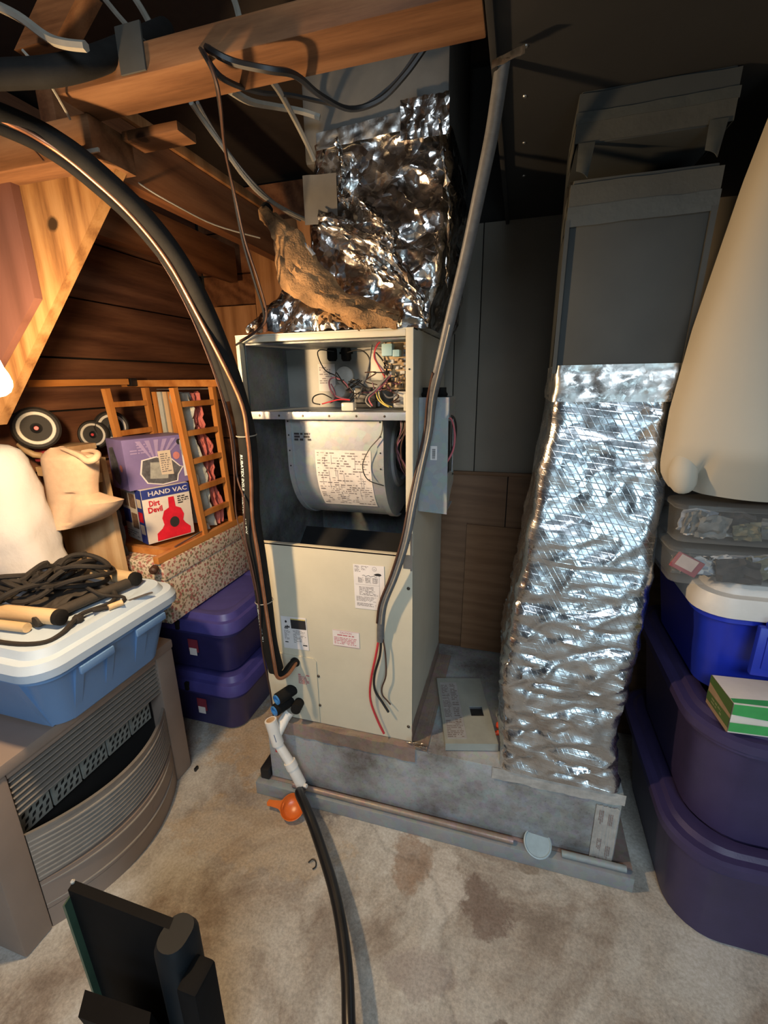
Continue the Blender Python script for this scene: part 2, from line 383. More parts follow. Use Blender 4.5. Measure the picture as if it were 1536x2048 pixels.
def obj(name, b, mat, parent=None, smooth=40):
    bm = b.bm
    bmesh.ops.recalc_face_normals(bm, faces=bm.faces[:])
    me = bpy.data.meshes.new(name)
    if parent is None:
        xs = [v.co for v in bm.verts]; lo = Vector((min(c[i] for c in xs) for i in range(3))); hi = Vector((max(c[i] for c in xs) for i in range(3)))
        org = Vector(((lo.x+hi.x)/2, (lo.y+hi.y)/2, lo.z)); loc = org
    else: org = wloc(parent); loc = Vector((0, 0, 0))
    for v in bm.verts: v.co -= org
    bm.to_mesh(me); bm.free()
    if smooth:
        me.polygons.foreach_set('use_smooth', [True]*len(me.polygons)); me.set_sharp_from_angle(angle=math.radians(smooth))
    me.materials.append(mat)
    o = bpy.data.objects.new(name, me); COL.objects.link(o); o.location = loc
    if parent: o.parent = parent
    return o
def tag(o, label, cat, group=None, kind=None):
    o['label'] = label; o['category'] = cat
    if group: o['group'] = group
    if kind: o['kind'] = kind
    return o
def struct(name, b, mat, label, cat, parent=None):
    o = obj(name, b, mat, parent); o['kind'] = 'structure'
    if parent is None: o['label'] = label; o['category'] = cat
    return o
def thing(name, label, cat, loc, group=None):
    o = bpy.data.objects.new(name, None); COL.objects.link(o); o.location = loc; o.empty_display_size = .05
    return tag(o, label, cat, group)
_tc = {}
def text_geo(body, bold=.0):
    key = (body, bold)
    if key in _tc: return _tc[key]
    cu = bpy.data.curves.new('t', 'FONT'); cu.body = body; cu.size = 1; cu.resolution_u = 2; cu.offset = bold
    o = bpy.data.objects.new('t', cu); COL.objects.link(o)
    dg = bpy.context.evaluated_depsgraph_get(); ev = o.evaluated_get(dg); me = ev.to_mesh()
    vs = [(v.co.x, v.co.y) for v in me.vertices]; fs = [tuple(p.vertices) for p in me.polygons]
    ev.to_mesh_clear(); bpy.data.objects.remove(o); bpy.data.curves.remove(cu)
    x0 = min(v[0] for v in vs); x1 = max(v[0] for v in vs); y0 = min(v[1] for v in vs); y1 = max(v[1] for v in vs)
    _tc[key] = ([((x-x0), (y-y0)) for x, y in vs], fs, x1-x0, y1-y0); return _tc[key]
def text_on(b, body, origin, u, v, width, height=None, bold=.01):
    vs, fs, w, h = text_geo(body, bold); sx = width/w; sy = sx if height is None else height/h
    o = Vector(origin); u = Vector(u); v = Vector(v)
    return b.raw([o+u*(x*sx)+v*(y*sy) for x, y in vs], fs)
def poly_on(b, pts, origin, u, v):
    o = Vector(origin); u = Vector(u); v = Vector(v)
    return b.raw([o+u*x+v*y for x, y in pts], [tuple(range(len(pts)))])
def slab_on(b, x0, x1, y0, y1, origin, u, v, th=.0006):
    o = Vector(origin); u = Vector(u); v = Vector(v); n = u.cross(v).normalized()
    return b.prism([o+u*x+v*y for x, y in ((x0, y0), (x1, y0), (x1, y1), (x0, y1))], n*th)
def print_rows(b, x0, x1, y0, y1, rows, origin, u, v, seed=1, fill=.5, dens=.8):
    R = random.Random(seed); o = Vector(origin); u = Vector(u); v = Vector(v); ph = (y1-y0)/rows
    for i in range(rows):
        y = y1-(i+1)*ph+ph*(1-fill)/2; x = x0; xe = x0+(x1-x0)*R.uniform(dens*.75, 1)
        while x < xe:
            w = R.uniform(.5, 2.6)*ph; w = min(w, xe-x)
            if w > .15*ph and R.random() < .9: b.raw([o+u*x+v*y, o+u*(x+w)+v*y, o+u*(x+w)+v*(y+ph*fill), o+u*x+v*(y+ph*fill)], [(0, 1, 2, 3)])
            x += w+ph*R.uniform(.25, .6)
    return b
def bumpy(p, amp, sc=8, seed=0):
    q = Vector(p)*sc+Vector((seed*3.1, seed*1.7, seed*.9))
    return amp*(NZ.fractal(q, 1.0, 2.0, 4))
X_, Y_, Z_ = Vector((1, 0, 0)), Vector((0, 1, 0)), Vector((0, 0, 1))
# ================================================================== the room
struct('floor', B().box(-2.2, 2.2, -2.4, 2.6, -.1, 0), concrete_m, 'stained bare concrete floor', 'floor')
wb = struct('wall_back', B().box(-.64, 2.2, 1.575, 1.65, 0, 2.1), dark, 'grey panelled back wall behind the air handler', 'wall')
xs = [-.64, -.30, -.215, -.135, .12, .42, .72, 1.05, 1.4, 1.8, 2.2]
for a, b_ in zip(xs, xs[1:]):
    struct('panel', B().box(a+.0015, b_-.0015, 1.56+.002*(hash(a) % 2), 1.575, .955, 1.7115, .001), pg, '', '', wb)
struct('ledge_strip', B().box(-.5, 2.2, 1.548, 1.575, .945, .957, .002), hardboard, '', '', wb)
for a, b_ in ((-.64, -.02), (-.018, .6), (.602, 1.3), (1.302, 2.2)):
    struct('lower_panel', B().box(a, b_-.001, 1.553, 1.574, 0, .945, .001), hardboard, '', '', wb)
wl = struct('wall_left', B().box(-1.62, -1.535, -.6, 2.1, 0, 2.1), dark, 'brown horizontal plank wall on the left', 'wall')
zz = [0, .19, .39, .585, .785, .985, 1.178, 1.353, 1.555, 1.755, 1.93, 2.1]
for i, (a, b_) in enumerate(zip(zz, zz[1:])):
    struct('plank', B().box(-1.535, -1.505-.006*(i % 3), -.6, 2.06, a+.003, b_-.003, .003), wood_plank, '', '', wl)
wr = struct('wall_rear', B().box(-1.535, -.55, 2.09, 2.15, 0, 2.1), dark, 'dark plank wall at the far left corner', 'wall')
for i, (a, b_) in enumerate(zip(zz, zz[1:])):
    struct('plank', B().box(-1.50, -.60, 2.062-.004*(i % 2), 2.09, a+.003, b_-.003, .003), wood_joist, '', '', wr)
struct('wall_side', B().box(-.64, -.60, 1.66, 2.06, 0, 2.1), ply_dark, 'short dark return wall behind the air handler', 'wall')
ce = struct('ceiling', B().box(-1.6, 2.2, -.6, 2.15, 2.12, 2.16), ply_dark, 'dark underside of the floor boards above', 'ceiling')
# dark soffit board to the right, nailed under the framing
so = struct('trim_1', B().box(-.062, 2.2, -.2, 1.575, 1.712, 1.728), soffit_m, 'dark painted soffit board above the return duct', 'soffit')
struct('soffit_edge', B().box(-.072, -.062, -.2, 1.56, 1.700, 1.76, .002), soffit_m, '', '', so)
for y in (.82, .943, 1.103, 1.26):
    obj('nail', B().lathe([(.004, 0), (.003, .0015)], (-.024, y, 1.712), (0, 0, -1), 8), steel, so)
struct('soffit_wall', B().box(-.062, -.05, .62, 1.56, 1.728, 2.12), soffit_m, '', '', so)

# ------------------------------------------------------------------ framing timbers
tag(obj('header_beam', B().box(-.735, -.074, .687, .768, 1.70, 1.738, .003), wood_beam), 'orange pine header beam laid flat, crossing in front of the foil plenum', 'beam')
tag(obj('plate_beam', B().box(-1.5, -.725, .735, .83, 1.640, 1.699, .003), wood_beam), 'pine plate beam under the left end of the header beam', 'beam')
bz = .79
tag(obj('diagonal_brace', B().prism([(-.735, bz, 1.64), (-1.20, bz, 1.172), (-1.38, bz, 1.172), (-1.12, bz, 1.64)], (0, .025, 0)), wood_brace), 'light knotty pine brace board slanting down from the plate beam', 'brace')
tag(obj('gusset_board', B().prism([(-.972, .772, 1.64), (-.972, .772, 1.435), (-1.25, .772, 1.195), (-1.5, .772, 1.195), (-1.5, .772, 1.64)], (0, .017, 0)), gusset_m), 'purple brown board nailed over the slanting brace at the left edge', 'board')
tag(obj('floor_joist', B().box(-.945, -.905, .84, 1.98, 1.71, 1.84, .003), wood_joist), 'dark brown joist running back beside the black opening', 'joist')
tag(obj('joist_ledger', B().box(-.925, -.895, .84, 1.62, 1.841, 1.866, .002), wood_post), 'thin orange ledger strip on top of the dark joist', 'ledger')
tag(obj('floor_joist', B().box(-1.30, -1.26, .84, 1.98, 1.70, 1.84, .003), wood_joist), 'joist nearer the plank wall, partly hidden by the black line set', 'joist')
tag(obj('ceiling_brace', B().prism([at(88, -30, .80), at(165, -30, .80), at(112, 75, .80), at(28, 100, .80)], (0, .04, 0)), wood_beam), 'orange wooden brace slanting in the top left corner', 'brace')
tag(obj('corner_post', B().prism([(-1.13, 1.90, 1.44), (-.83, 1.90, 1.30), (-.83, 1.90, 1.90), (-1.13, 1.90, 1.90)], (0, .09, 0)), wood_post), 'orange pine corner post behind the torn insulation', 'post')
tag(obj('corner_block', B().prism([(-1.40, 1.96, 1.30), (-1.17, 1.96, 1.30), (-1.17, 1.96, 1.60), (-1.40, 1.96, 1.60)], (0, .09, 0)), wood_post), 'square brown timber block low beside the corner post', 'post')
tag(obj('plate_block', B().box(-.72, -.600, .80, .85, 1.684, 1.699, .002), wood_beam), 'short pine block at the right end of the plate beam', 'block')
tag(obj('steel_strap', B().box(-.60, -.555, .683, .6865, 1.702, 1.760, .0008).box(-.60, -.555, .687, .72, 1.7385, 1.7405), plain('strap_dark', (.05, .047, .04), .6)), 'dark grey metal strap over the header beam', 'strap')
# ================================================================== air handler
AX0, AX1, AY0, AY1, AZ0, AZ1 = -.675, -.23, 1.024, 1.47, .275, 1.372
ah = thing('air_handler', 'cream steel air handler cabinet with its upper door removed, blower exposed', 'air handler', ((AX0+AX1)/2, (AY0+AY1)/2, AZ0))
obj('side_panel', B().box(AX0, AX0+.003, AY0+.001, AY1, AZ0, AZ1), cream, ah)
obj('side_panel', B().box(AX1-.003, AX1, AY0+.001, AY1, AZ0, AZ1), cream_side, ah)
obj('back_panel', B().box(AX0, AX1, AY1-.003, AY1, AZ0, AZ1), galv_m, ah)
tp = B().box(AX0, -.52, AY0, AY1, AZ1-.003, AZ1); tp.box(-.52, AX1, AY0, 1.07, AZ1-.003, AZ1); obj('top_panel', tp, cream_side, ah)
obj('top_rail', B().box(AX0+.001, AX1-.018, AY0, AY0+.018, AZ1-.017, AZ1-.003, .0015), cream, ah)
st = obj('stile', B().box(AX1-.0175, AX1-.0005, AY0-.0005, AY0+.02, .842, AZ1-.0005, .001), cream, ah)
obj('screw_hole', B().lathe([(.002, 0), (.002, .001)], (-.239, AY0-.001, 1.285), (0, -1, 0), 10), dark, st)
obj('stile', B().box(AX0+.0005, AX0+.010, AY0-.0005, AY0+.02, .842, AZ1-.0005, .001), cream, ah)
for sx in (0, 1):
    x0 = AX0+.003 if sx == 0 else AX1-.018
    obj('liner', B().grid(lambda u, v, x0=x0, sx=sx: (x0+(.010 if sx == 0 else 0)+bumpy((u*2, v*3, sx), .004, 4), AY0+.02+u*.42, .60+v*.57), 20, 26, .006 if sx == 0 else -.004), liner, ah)
obj('liner_back', B().box(AX0+.012, AX1-.015, AY1-.02, AY1-.005, .5, 1.19), liner, ah)
# lower door and small access door
lp = B(); y = AY0-.001
lp.prism([(AX0, y, AZ0), (AX1, y, AZ0), (AX1, y, .84), (AX0, y, .84)], (0, .004, 0))
lpo = obj('lower_door', lp, cream, ah)
obj('door_hem', B().box(AX0+.001, AX1-.001, y, y+.016, .835, .8405, .001), cream, lpo)
ad = obj('access_door', B().prism([(AX0+.002, y-.003, .278), (-.512, y-.003, .278), (-.512, y-.003, .488), (-.520, y-.003, .497), (AX0+.002, y-.003, .497)], (0, .0028, 0)), cream, ah)
for px, py in ((817, 1177), (817, 1453), (637, 1352), (640, 1410)):
    p = at(px, py, y); obj('screw', B().lathe([(.0045, 0), (.0045, .0015), (.0028, .003)], (p.x, y, p.z), (0, -1, 0), 10), brass_d, ah)
obj('right_hem', B().box(AX1-.024, AX1-.0005, y-.001, y, .805, .842).box(AX1-.006, AX1-.0005, y-.0012, y-.0002, .80, .9), steel, lpo)
# labels on the lower door
def label_plate(x0, z1, w, h, rot, mat, name, lab):
    R = Matrix.Rotation(math.radians(rot), 3, 'Y'); u = R @ X_; v = R @ Z_; o = Vector((x0, y-.0012, z1))-v*h
    pl = obj(name, slab_on(B(), 0, w, 0, h, o, u, v, .0005), mat, ah); pl['label'] = lab
    return pl, o-Vector((0, .0008, 0)), u, v
pl, o, u, v = label_plate(-.3885, .804, .084, .127, -1, paper, 'rating_label', 'white rating label with fine print')
b = print_rows(B(), .004, .020, .106, .124, 6, o, u, v, 1); print_rows(b, .022, .042, .112, .124, 4, o, u, v, 2, dens=.6)
b.ring([[o+u*(.058+r*math.cos(a))+v*(.117+r*math.sin(a)) for a in (2*math.pi*k/16 for k in range(16))] for r in (.006, .0052)], (False, False))
text_on(b, 'UL', o+u*.0555+v*.1145, u, v, .005)
for k in range(3): print_rows(b, .012+k*.02, .028+k*.02, .076, .092, 9, o, u, v, 5+k, .6, 1)
print_rows(b, .014, .066, .04, .066, 7, o, u, v, 9, .45, .8); print_rows(b, .005, .066, .022, .037, 5, o, u, v, 10, .45, 1); print_rows(b, .006, .06, .008, .018, 3, o, u, v, 12, .5, .9)
b.raw([o+u*.004+v*.0705, o+u*.07+v*.0705, o+u*.07+v*.071, o+u*.004+v*.071], [(0, 1, 2, 3)]); b.raw([o+u*.07+v*.035, o+u*.0706+v*.035, o+u*.0706+v*.1, o+u*.07+v*.1], [(0, 1, 2, 3)])
obj('fine_print', b, ink_grey, pl)
b = poly_on(B(), [(.055, .101), (.060, .099), (.072, .098), (.077, .101), (.074, .105), (.068, .106), (.062, .105)], o, u, v); obj('oval_logo', b, ink, pl)
b = B()
for k in range(9): b.tube([o+u*(.024+k*.0045)+v*(.0965+.002*math.sin(k*2.1)), o+u*(.0285+k*.0045)+v*(.0965+.002*math.sin(k*2.1+2.1))], .0005, 4, 0)
obj('signature', b, ink, pl)
pl, o, u, v = label_plate(-.615, .621, .079, .103, -2, paper, 'warning_label', 'white warning label with black block and portrait')
b = slab_on(B(), .030, .077, .066, .094, o, u, v, .0003); slab_on(b, .008, .02, .064, .067, o, u, v, .0003)
poly_on(b, [(.009, .068), (.026, .068), (.024, .075), (.021, .071), (.018, .077), (.015, .071), (.012, .074)], o-Y_*.0002, u, v); poly_on(b, [(.012, .083), (.017, .083), (.0185, .088), (.015, .091), (.0115, .088)], o-Y_*.0002, u, v)
slab_on(b, .006, .016, .019, .022, o, u, v, .0003); slab_on(b, .062, .075, .013, .0165, o, u, v, .0003); x_ = obj('black_print', b, ink, pl); x_['kind'] = 'stuff'
b = slab_on(B(), .030, .077, .0945, .0975, o, u, v, .0003); obj('yellow_stripe', b, yellow_m, pl)
b = print_rows(B(), .006, .026, .028, .06, 9, o, u, v, 3, .4); print_rows(b, .034, .076, .02, .062, 11, o, u, v, 4, .4); obj('fine_print', b, ink_grey, pl)
pl, o, u, v = label_plate(-.4565, .602, .078, .05, -.5, paper, 'caution_label', 'small white caution label with red print')
b = text_on(B(), 'CAUTION', o+u*.022+v*.040, u, v, .034); print_rows(b, .014, .064, .032, .038, 1, o, u, v, 2, .5, 1); print_rows(b, .004, .074, .006, .029, 5, o, u, v, 6, .4, 1)
for q in ((.001, .077, .0008, .0014), (.001, .077, .0486, .0492)): slab_on(b, *q, o, u, v, .0002)
obj('red_print', b, ink_red, pl)
o = Vector((-.572, y-.0045, .405)); b = print_rows(B(), 0, .036, .0, .028, 6, o, X_, Z_, 8, .45, .9); slab_on(b, 0, .008, .030, .033, o, X_, Z_, .0002); slab_on(b, .025, .036, .030, .033, o, X_, Z_, .0002)
obj('stamped_print', b, ink_red, ad)
# refrigerant grommet and drain ports
gp = at(592, 1322, y)
obj('grommet', B().lathe([(.013, -.003), (.015, .004), (.011, .008), (.006, .008)], (gp.x, y-.003, gp.z), (0, -1, 0), 18), rubber, ah)
for px, py, ln in ((571, 1388, .060), (566, 1410, .052)):
    p = at(px, py, 1.0); d = Vector((-.42, -.86, -.05)).normalized()
    e = p+d*.035
    prt = obj('drain_port', B().lathe([(.018, -.03), (.018, .028), (.015, .030), (.0115, .030), (.0115, .0)], p, d, 18), rubber, ah)
    obj('blue_collar', B().lathe([(.0148, .0285), (.0148, .034), (.0105, .034), (.0105, .008), (.0148, .008)], p, d, 18, (False, False)), blue_cap, prt)
p = at(595, 1412, 1.0); obj('threaded_nipple', B().lathe([(.014 if k % 2 else .0155, -.03+k*.006) for k in range(9)], p, (.15, -.9, .1), 16), rubber, ah)
# divider shelf
sh = obj('divider_shelf', B().box(AX0+.012, AX1-.018, 1.032, 1.26, 1.187, 1.190).box(AX0+.012, AX1-.018, 1.030, 1.033, 1.172, 1.1905, .0006), galv_m, ah)
for x in (-.63, -.575, -.51, -.44, -.37, -.30): obj('screw', B().lathe([(.003, 0), (.002, .0015)], (x, 1.030, 1.181), (0, -1, 0), 8), brass_d, sh)
# upper control compartment
obj('control_plate', B().box(AX0+.012, AX1-.016, 1.255, 1.258, 1.19, AZ1-.004), plain('plate_grey', (.27, .265, .24), .5, .2, var=.1, vscale=12), ah)
wall_dk = galv('compartment_metal', (.20, .225, .24), amount=.5, dirt=(.06, .055, .05), metal=.3)
obj('compartment_wall', B().box(AX0+.0105, AX0+.0135, 1.045, 1.255, 1.19, AZ1-.02), wall_dk, ah)
obj('compartment_roof', B().box(AX0+.012, AX1-.018, 1.042, 1.256, AZ1-.022, AZ1-.018), wall_dk, ah)
def wires(parent, specs):
    for name, mt, r, pts in specs: obj(name, B().tube(pts, r, 6, 5), mt, parent)
q = lambda px, py, Y=1.20: at(px, py, Y)
obj('slot', B().box(-.495, -.455, 1.253, 1.2552, 1.335, 1.341), dark, ah)
for px in (667, 695):
    t0 = q(px, 712, 1.245); cap = obj('heater_terminal', B().lathe([(.010, -.014), (.014, -.008), (.014, .016), (.009, .024), (.005, .034)], (t0.x, 1.235, t0.z), (0, 0, 1), 14), rubber, ah)
    obj('terminal_clip', B().box(t0.x-.022, t0.x+.022, 1.236, 1.246, t0.z+.026, t0.z+.035, .002), steel, cap)
c = q(686, 752, 1.23); obj('limit_switch', B().lathe([(.026, 0), (.026, .012), (.020, .016), (.007, .018)], (c.x, 1.253, c.z), (0, -1, 0), 22), white_plas, ah)
c = q(682, 782, 1.22); obj('capacitor', B().lathe([(.020, 0), (.020, .04), (.017, .044), (.006, .045)], (c.x, 1.25, c.z), (0, -1, 0), 22), white_plas, ah)
c = q(655, 752, 1.25); cl = obj('circuit_label', slab_on(B(), 0, .052, 0, .075, (c.x-.03, 1.2545, c.z-.042), X_, Z_, .0008), paper_dirty, ah)
obj('fine_print', print_rows(B(), .004, .045, .02, .068, 8, (c.x-.03, 1.2525, c.z-.042), X_, Z_, 31, .45, .7), ink_grey, cl)
c = q(737, 772, 1.2); tr = obj('transformer', B().box(c.x-.03, c.x+.03, 1.17, 1.225, 1.192, 1.245, .004), black_plas, ah); obj('coil_core', B().box(c.x-.036, c.x+.036, 1.185, 1.21, 1.195, 1.238, .002), steel, tr)
obj('inner_plate', B().box(-.40, -.345, 1.244, 1.254, 1.262, 1.335, .003), cream_side, ah)
# terminal board on the right
tb = obj('terminal_board', B().box(-.326, -.249, 1.120, 1.128, 1.240, 1.352, .001), plain('board_tan', (.42, .29, .15), .5, var=.3, vscale=60), ah)
obj('terminal_strip', B().box(-.268, -.25, 1.106, 1.12, 1.262, 1.348, .001), black_plas, tb)
for k in range(8): obj('terminal_screw', B().lathe([(.0038, 0), (.003, .003)], (-.272, 1.117, 1.270+k*.0100), (0, -1, 0), 8), steel, tb)
obj('relay', B().box(-.324, -.298, 1.094, 1.119, 1.318, 1.346, .002), teal_m, tb); obj('relay', B().box(-.297, -.280, 1.094, 1.119, 1.316, 1.332, .002), teal_m, tb)
R = random.Random(4)
for k in range(20):
    x = -.322+(k % 4)*.0135; z = 1.246+(k//4)*.0145; obj('component', B().box(x, x+R.uniform(.004, .012), R.uniform(1.098, 1.112), 1.12, z+R.uniform(-.003, .003), z+R.uniform(.005, .011), .0015), R.choice([tan_m, white_plas, brass_d, tan_m, wire_brown, brass_d]), tb)
rl = obj('fan_relay', B().box(-.298, -.262, 1.10, 1.13, 1.197, 1.236, .004), white_plas, ah); obj('relay_spade', B().box(-.29, -.27, 1.095, 1.10, 1.205, 1.21), steel, rl)
obj('bracket', B().box(-.262, -.248, 1.06, 1.10, 1.192, 1.232, .002), cream_side, ah)
obj('connector_plug', B().box(-.416, -.384, 1.05, 1.075, 1.1915, 1.212, .004), clear('cloudy_nylon', (.75, .72, .62), .75), ah)
S = []
S.append(('black_wire', wire_black, .0016, [q(668, 703, 1.22), q(640, 700, 1.21), q(636, 712, 1.2), q(650, 740, 1.19), q(672, 752, 1.17), q(690, 770, 1.15), q(705, 785, 1.12)]))
S.append(('black_wire', wire_black, .0018, [q(695, 705, 1.22), q(720, 700, 1.2), q(738, 715, 1.19), q(738, 745, 1.18), q(728, 765, 1.17)]))
S.append(('purple_wire', purple_m, .0022, [q(700, 800, 1.1), q(668, 790, 1.12), q(658, 765, 1.14), q(668, 755, 1.15), q(690, 765, 1.14), q(702, 785, 1.12)]))
S.append(('purple_wire', purple_m, .0020, [q(662, 768, 1.15), q(670, 785, 1.14), q(668, 800, 1.12), q(660, 806, 1.09)]))
S.append(('grey_wire', wire_grey, .0018, [q(744, 690, 1.15), q(740, 720, 1.13), q(732, 755, 1.12), q(724, 778, 1.11), q(716, 796, 1.08)]))
S.append(('red_wire', red_m, .0016, [q(644, 808, 1.06), q(662, 803, 1.06), q(680, 799, 1.06), q(700, 800, 1.06)]))
S.append(('black_wire', wire_black, .0016, [q(664, 797, 1.10), q(645, 788, 1.09), q(628, 793, 1.07), q(626, 805, 1.06), q(640, 809, 1.05)]))
S.append(('red_wire', purple_m, .0018, [q(775, 668, 1.10), q(758, 680, 1.10), q(750, 698, 1.10), q(752, 720, 1.10), q(765, 738, 1.10), q(772, 745, 1.1)]))
S.append(('red_wire', red_m, .0016, [q(772, 672, 1.10), q(755, 690, 1.09), q(748, 712, 1.09), q(756, 730, 1.09), q(770, 755, 1.09)]))
S.append(('white_wire', wire_white, .0016, [q(780, 748, 1.08), q(764, 765, 1.07), q(750, 780, 1.06), q(735, 792, 1.05), q(732, 804, 1.05), q(742, 814, 1.04)]))
S.append(('pink_wire', pink_m, .0016, [q(782, 750, 1.085), q(766, 770, 1.075), q(752, 783, 1.065), q(738, 797, 1.05), q(745, 812, 1.04)]))
S.append(('yellow_wire', yellow_m, .0016, [q(752, 785, 1.07), q(756, 798, 1.06), q(766, 808, 1.05), q(778, 814, 1.04)]))
S.append(('yellow_wire', yellow_m, .0014, [q(757, 782, 1.07), q(760, 796, 1.06), q(770, 808, 1.05), q(784, 814, 1.045)]))
S.append(('grey_wire', wire_grey, .0020, [q(795, 780, 1.08), q(790, 792, 1.07), q(776, 795, 1.07), q(766, 785, 1.08)]))
S.append(('black_wire', wire_black, .0020, [q(752, 705, 1.13), q(765, 720, 1.12), q(772, 735, 1.11), q(776, 755, 1.1)]))
R = random.Random(11)
for k in range(18):
    a = (R.uniform(680, 775), R.uniform(755, 808)); pts = [q(a[0], a[1], 1.13)]
    for _ in range(3): a = (min(800, max(650, a[0]+R.uniform(-30, 40))), min(806, max(745, a[1]+R.uniform(-22, 22)))); pts.append(q(a[0], a[1], R.uniform(1.08, 1.14)))
    S.append(('loose_wire', R.choice([wire_black, wire_brown, purple_m, wire_black]), .0016, pts))
wires(ah, S)
# blower scroll
BX0, BX1 = -.568, -.318
prof = [(1.062, 1.186), (1.062, 1.06)]
for k in range(1, 15):
    a = math.radians(180+k*7.5); prof.append((1.235+.173*math.cos(a), 1.06+.173*math.sin(a)))
prof += [(1.33, .90), (1.42, .99), (1.44, 1.1), (1.44, 1.186)]
bl = obj('blower_housing', B().prism([(BX0, a, b_) for a, b_ in prof], (BX1-BX0, 0, 0)), galv_m, ah)
fr = [p for p in prof if p[0] < 1.25]
for xa, xb in ((BX0-.006, BX0+.008), (BX1-.010, BX1+.006)):
    rr = []
    for i, (a, b_) in enumerate(fr):
        t = Vector((fr[min(i+1, len(fr)-1)][0]-fr[max(i-1, 0)][0], fr[min(i+1, len(fr)-1)][1]-fr[max(i-1, 0)][1])).normalized(); n = Vector((t.y, -t.x)) if True else t
        n = n if n.x < 0 or n.y < 0 else -n
        o1 = Vector((a, b_))+n*.004; o0 = Vector((a, b_))+n*.0005
        rr.append([(xa, o0.x, o0.y), (xb, o0.x, o0.y), (xb, o1.x, o1.y), (xa, o1.x, o1.y)])
    fl = obj('blower_flange', B().ring(rr), galv_m, bl)
    for i, f in enumerate((1.165, 1.13, 1.09, 1.05)): obj('rivet', B().lathe([(.0022, 0), (.0015, .0015)], ((xa+xb)/2, 1.0575, f), (0, -1, 0), 8), dark, fl)
obj('inlet_ring', B().lathe([(.105, 0), (.10, .006), (.085, .008), (.08, -.01)], (BX1, 1.25, 1.07), (1, 0, 0), 32, (False, False)), galv_m, bl)
obj('motor', B().lathe([(.06, 0), (.06, .03), (.05, .036), (.012, .036), (.01, .05)], (BX1-.01, 1.25, 1.07), (1, 0, 0), 24), dark, bl)
# wiring diagram pasted on the curved blower face
def bface(s):   # arc length along front profile from the top
    d = 0
    for (a, b_), (c, e) in zip(fr, fr[1:]):
        l = math.hypot(c-a, e-b_)
        if s <= d+l: f = (s-d)/l; return a+(c-a)*f, b_+(e-b_)*f
        d += l
    return fr[-1]
def curved(b, x0, x1, s0, s1, off, n=10):
    return b.grid(lambda u, v: (x0+(x1-x0)*u, bface(s0+(s1-s0)*v)[0]-off, bface(s0+(s1-s0)*v)[1]-off*.3), 1, n)
wd = obj('wiring_diagram', curved(B(), -.497, -.346, .092, .262, .0012, 14), paper_dirty, bl)
b = B(); R = random.Random(3)
for i in range(24):
    s = .098+i*.0066; x = -.492
    while x < -.352:
        w = R.uniform(.003, .014)
        if R.random() < .62: curved(b, x, min(x+w, -.35), s, s+R.uniform(.0010, .0036), .0019, 1)
        x += w+R.uniform(.002, .006)
for i in range(16):
    x = R.uniform(-.49, -.36); s = R.uniform(.10, .22); curved(b, x, x+.0008, s, s+R.uniform(.015, .035), .0019, 3)
obj('diagram_print', b, ink_grey, wd)
b = print_rows(B(), 0, .055, 0, .022, 3, (-.553, 1.0605, 1.115), X_, Z_, 21, .7, 1); obj('stamped_print', b, ink, bl)
obj('thermostat_wire', B().tube([(-.312, 1.055, 1.170), (-.316, 1.05, 1.135), (-.345, 1.045, 1.10), (-.362, 1.043, 1.06), (-.35, 1.045, 1.025), (-.31, 1.05, 1.01)], .0014, 6, 6), wire_black, ah)
for k in range(6):
    R = random.Random(k+50); x = R.uniform(-.278, -.258)
    obj('motor_lead', B().tube([(x, 1.08, 1.186), (x+.005, 1.075, 1.15), (x-.018+R.uniform(-.01, .01), 1.09, 1.10), (-.272+R.uniform(-.01, .012), 1.10, 1.05), (-.262+R.uniform(-.01, .01), 1.13, 1.0), (-.27, 1.18, .97)], .0022, 6, 5), [wire_brown, wire_black, purple_m][k % 3], ah)
# coil section under the blower
cs_ = obj('coil_slab', B().prism([(AX0+.02, 1.05, .60), (AX1-.02, 1.05, .60), (AX1-.02, 1.30, .80), (AX0+.02, 1.30, .80)], (0, .03, -.03)), black_plas, ah)
obj('baffle_plate', B().prism([(-.252, 1.035, .842), (-.252, 1.22, .90), (-.30, 1.22, .78), (-.30, 1.035, .78)], (.002, 0, 0)), galv_m, ah)
obj('liner_floor', B().box(AX0+.01, AX1-.01, 1.03, 1.46, .56, .58), dark, ah)

# ================================================================== base plenum, platform
bp = thing('base_plenum', 'dusty galvanised sheet metal plenum box beneath the air handler and foil duct', 'plenum', (-.185, 1.25, .05))
obj('body', B().box(-.682, .312, 1.0, 1.545, .05, .272, .003), galv_d, bp)
def strip(name, x0, x1, y0, y1, z0, z1, mat, seed=0, amp=.0012):
    b = B()
    if y1-y0 < .006: b.grid(lambda u, v: (x0+(x1-x0)*u, y0+bumpy((u*8, v*2, seed), amp, 3, seed), z0+(z1-z0)*v+bumpy((u*5, 0, seed+v), .004, 2, seed)), 40, 6, .0012)
    else: b.grid(lambda u, v: (x0+(x1-x0)*u, y0+(y1-y0)*v, z1+bumpy((u*8, v*8, seed), amp, 3, seed)), 30, 8, .0012)
    return obj(name, b, mat, bp)
strip('seam_tape', -.684, -.215, .9965, .9985, .232, .276, tape_d, 1)
strip('seam_tape', -.684, -.22, .997, 1.022, 0, .2745, tape_d, 2)
strip('seam_tape', -.228, -.182, 1.0, 1.47, 0, .2748, tape_d, 3)
obj('seam_tape', B().grid(lambda u, v: (-.2285+bumpy((u, v*6, 3), .001, 3), 1.02+.45*v, .275+.055*u), 4, 30, -.0012), tape_d, bp)
strip('seam_tape', -.005, .316, .9955, .998, .238, .272, tape_w, 4)
strip('printed_tape', .254, .308, .9962, .998, .052, .225, tape_w, 5)
tp_ink = plain('faded_ink', (.26, .20, .19), .6)
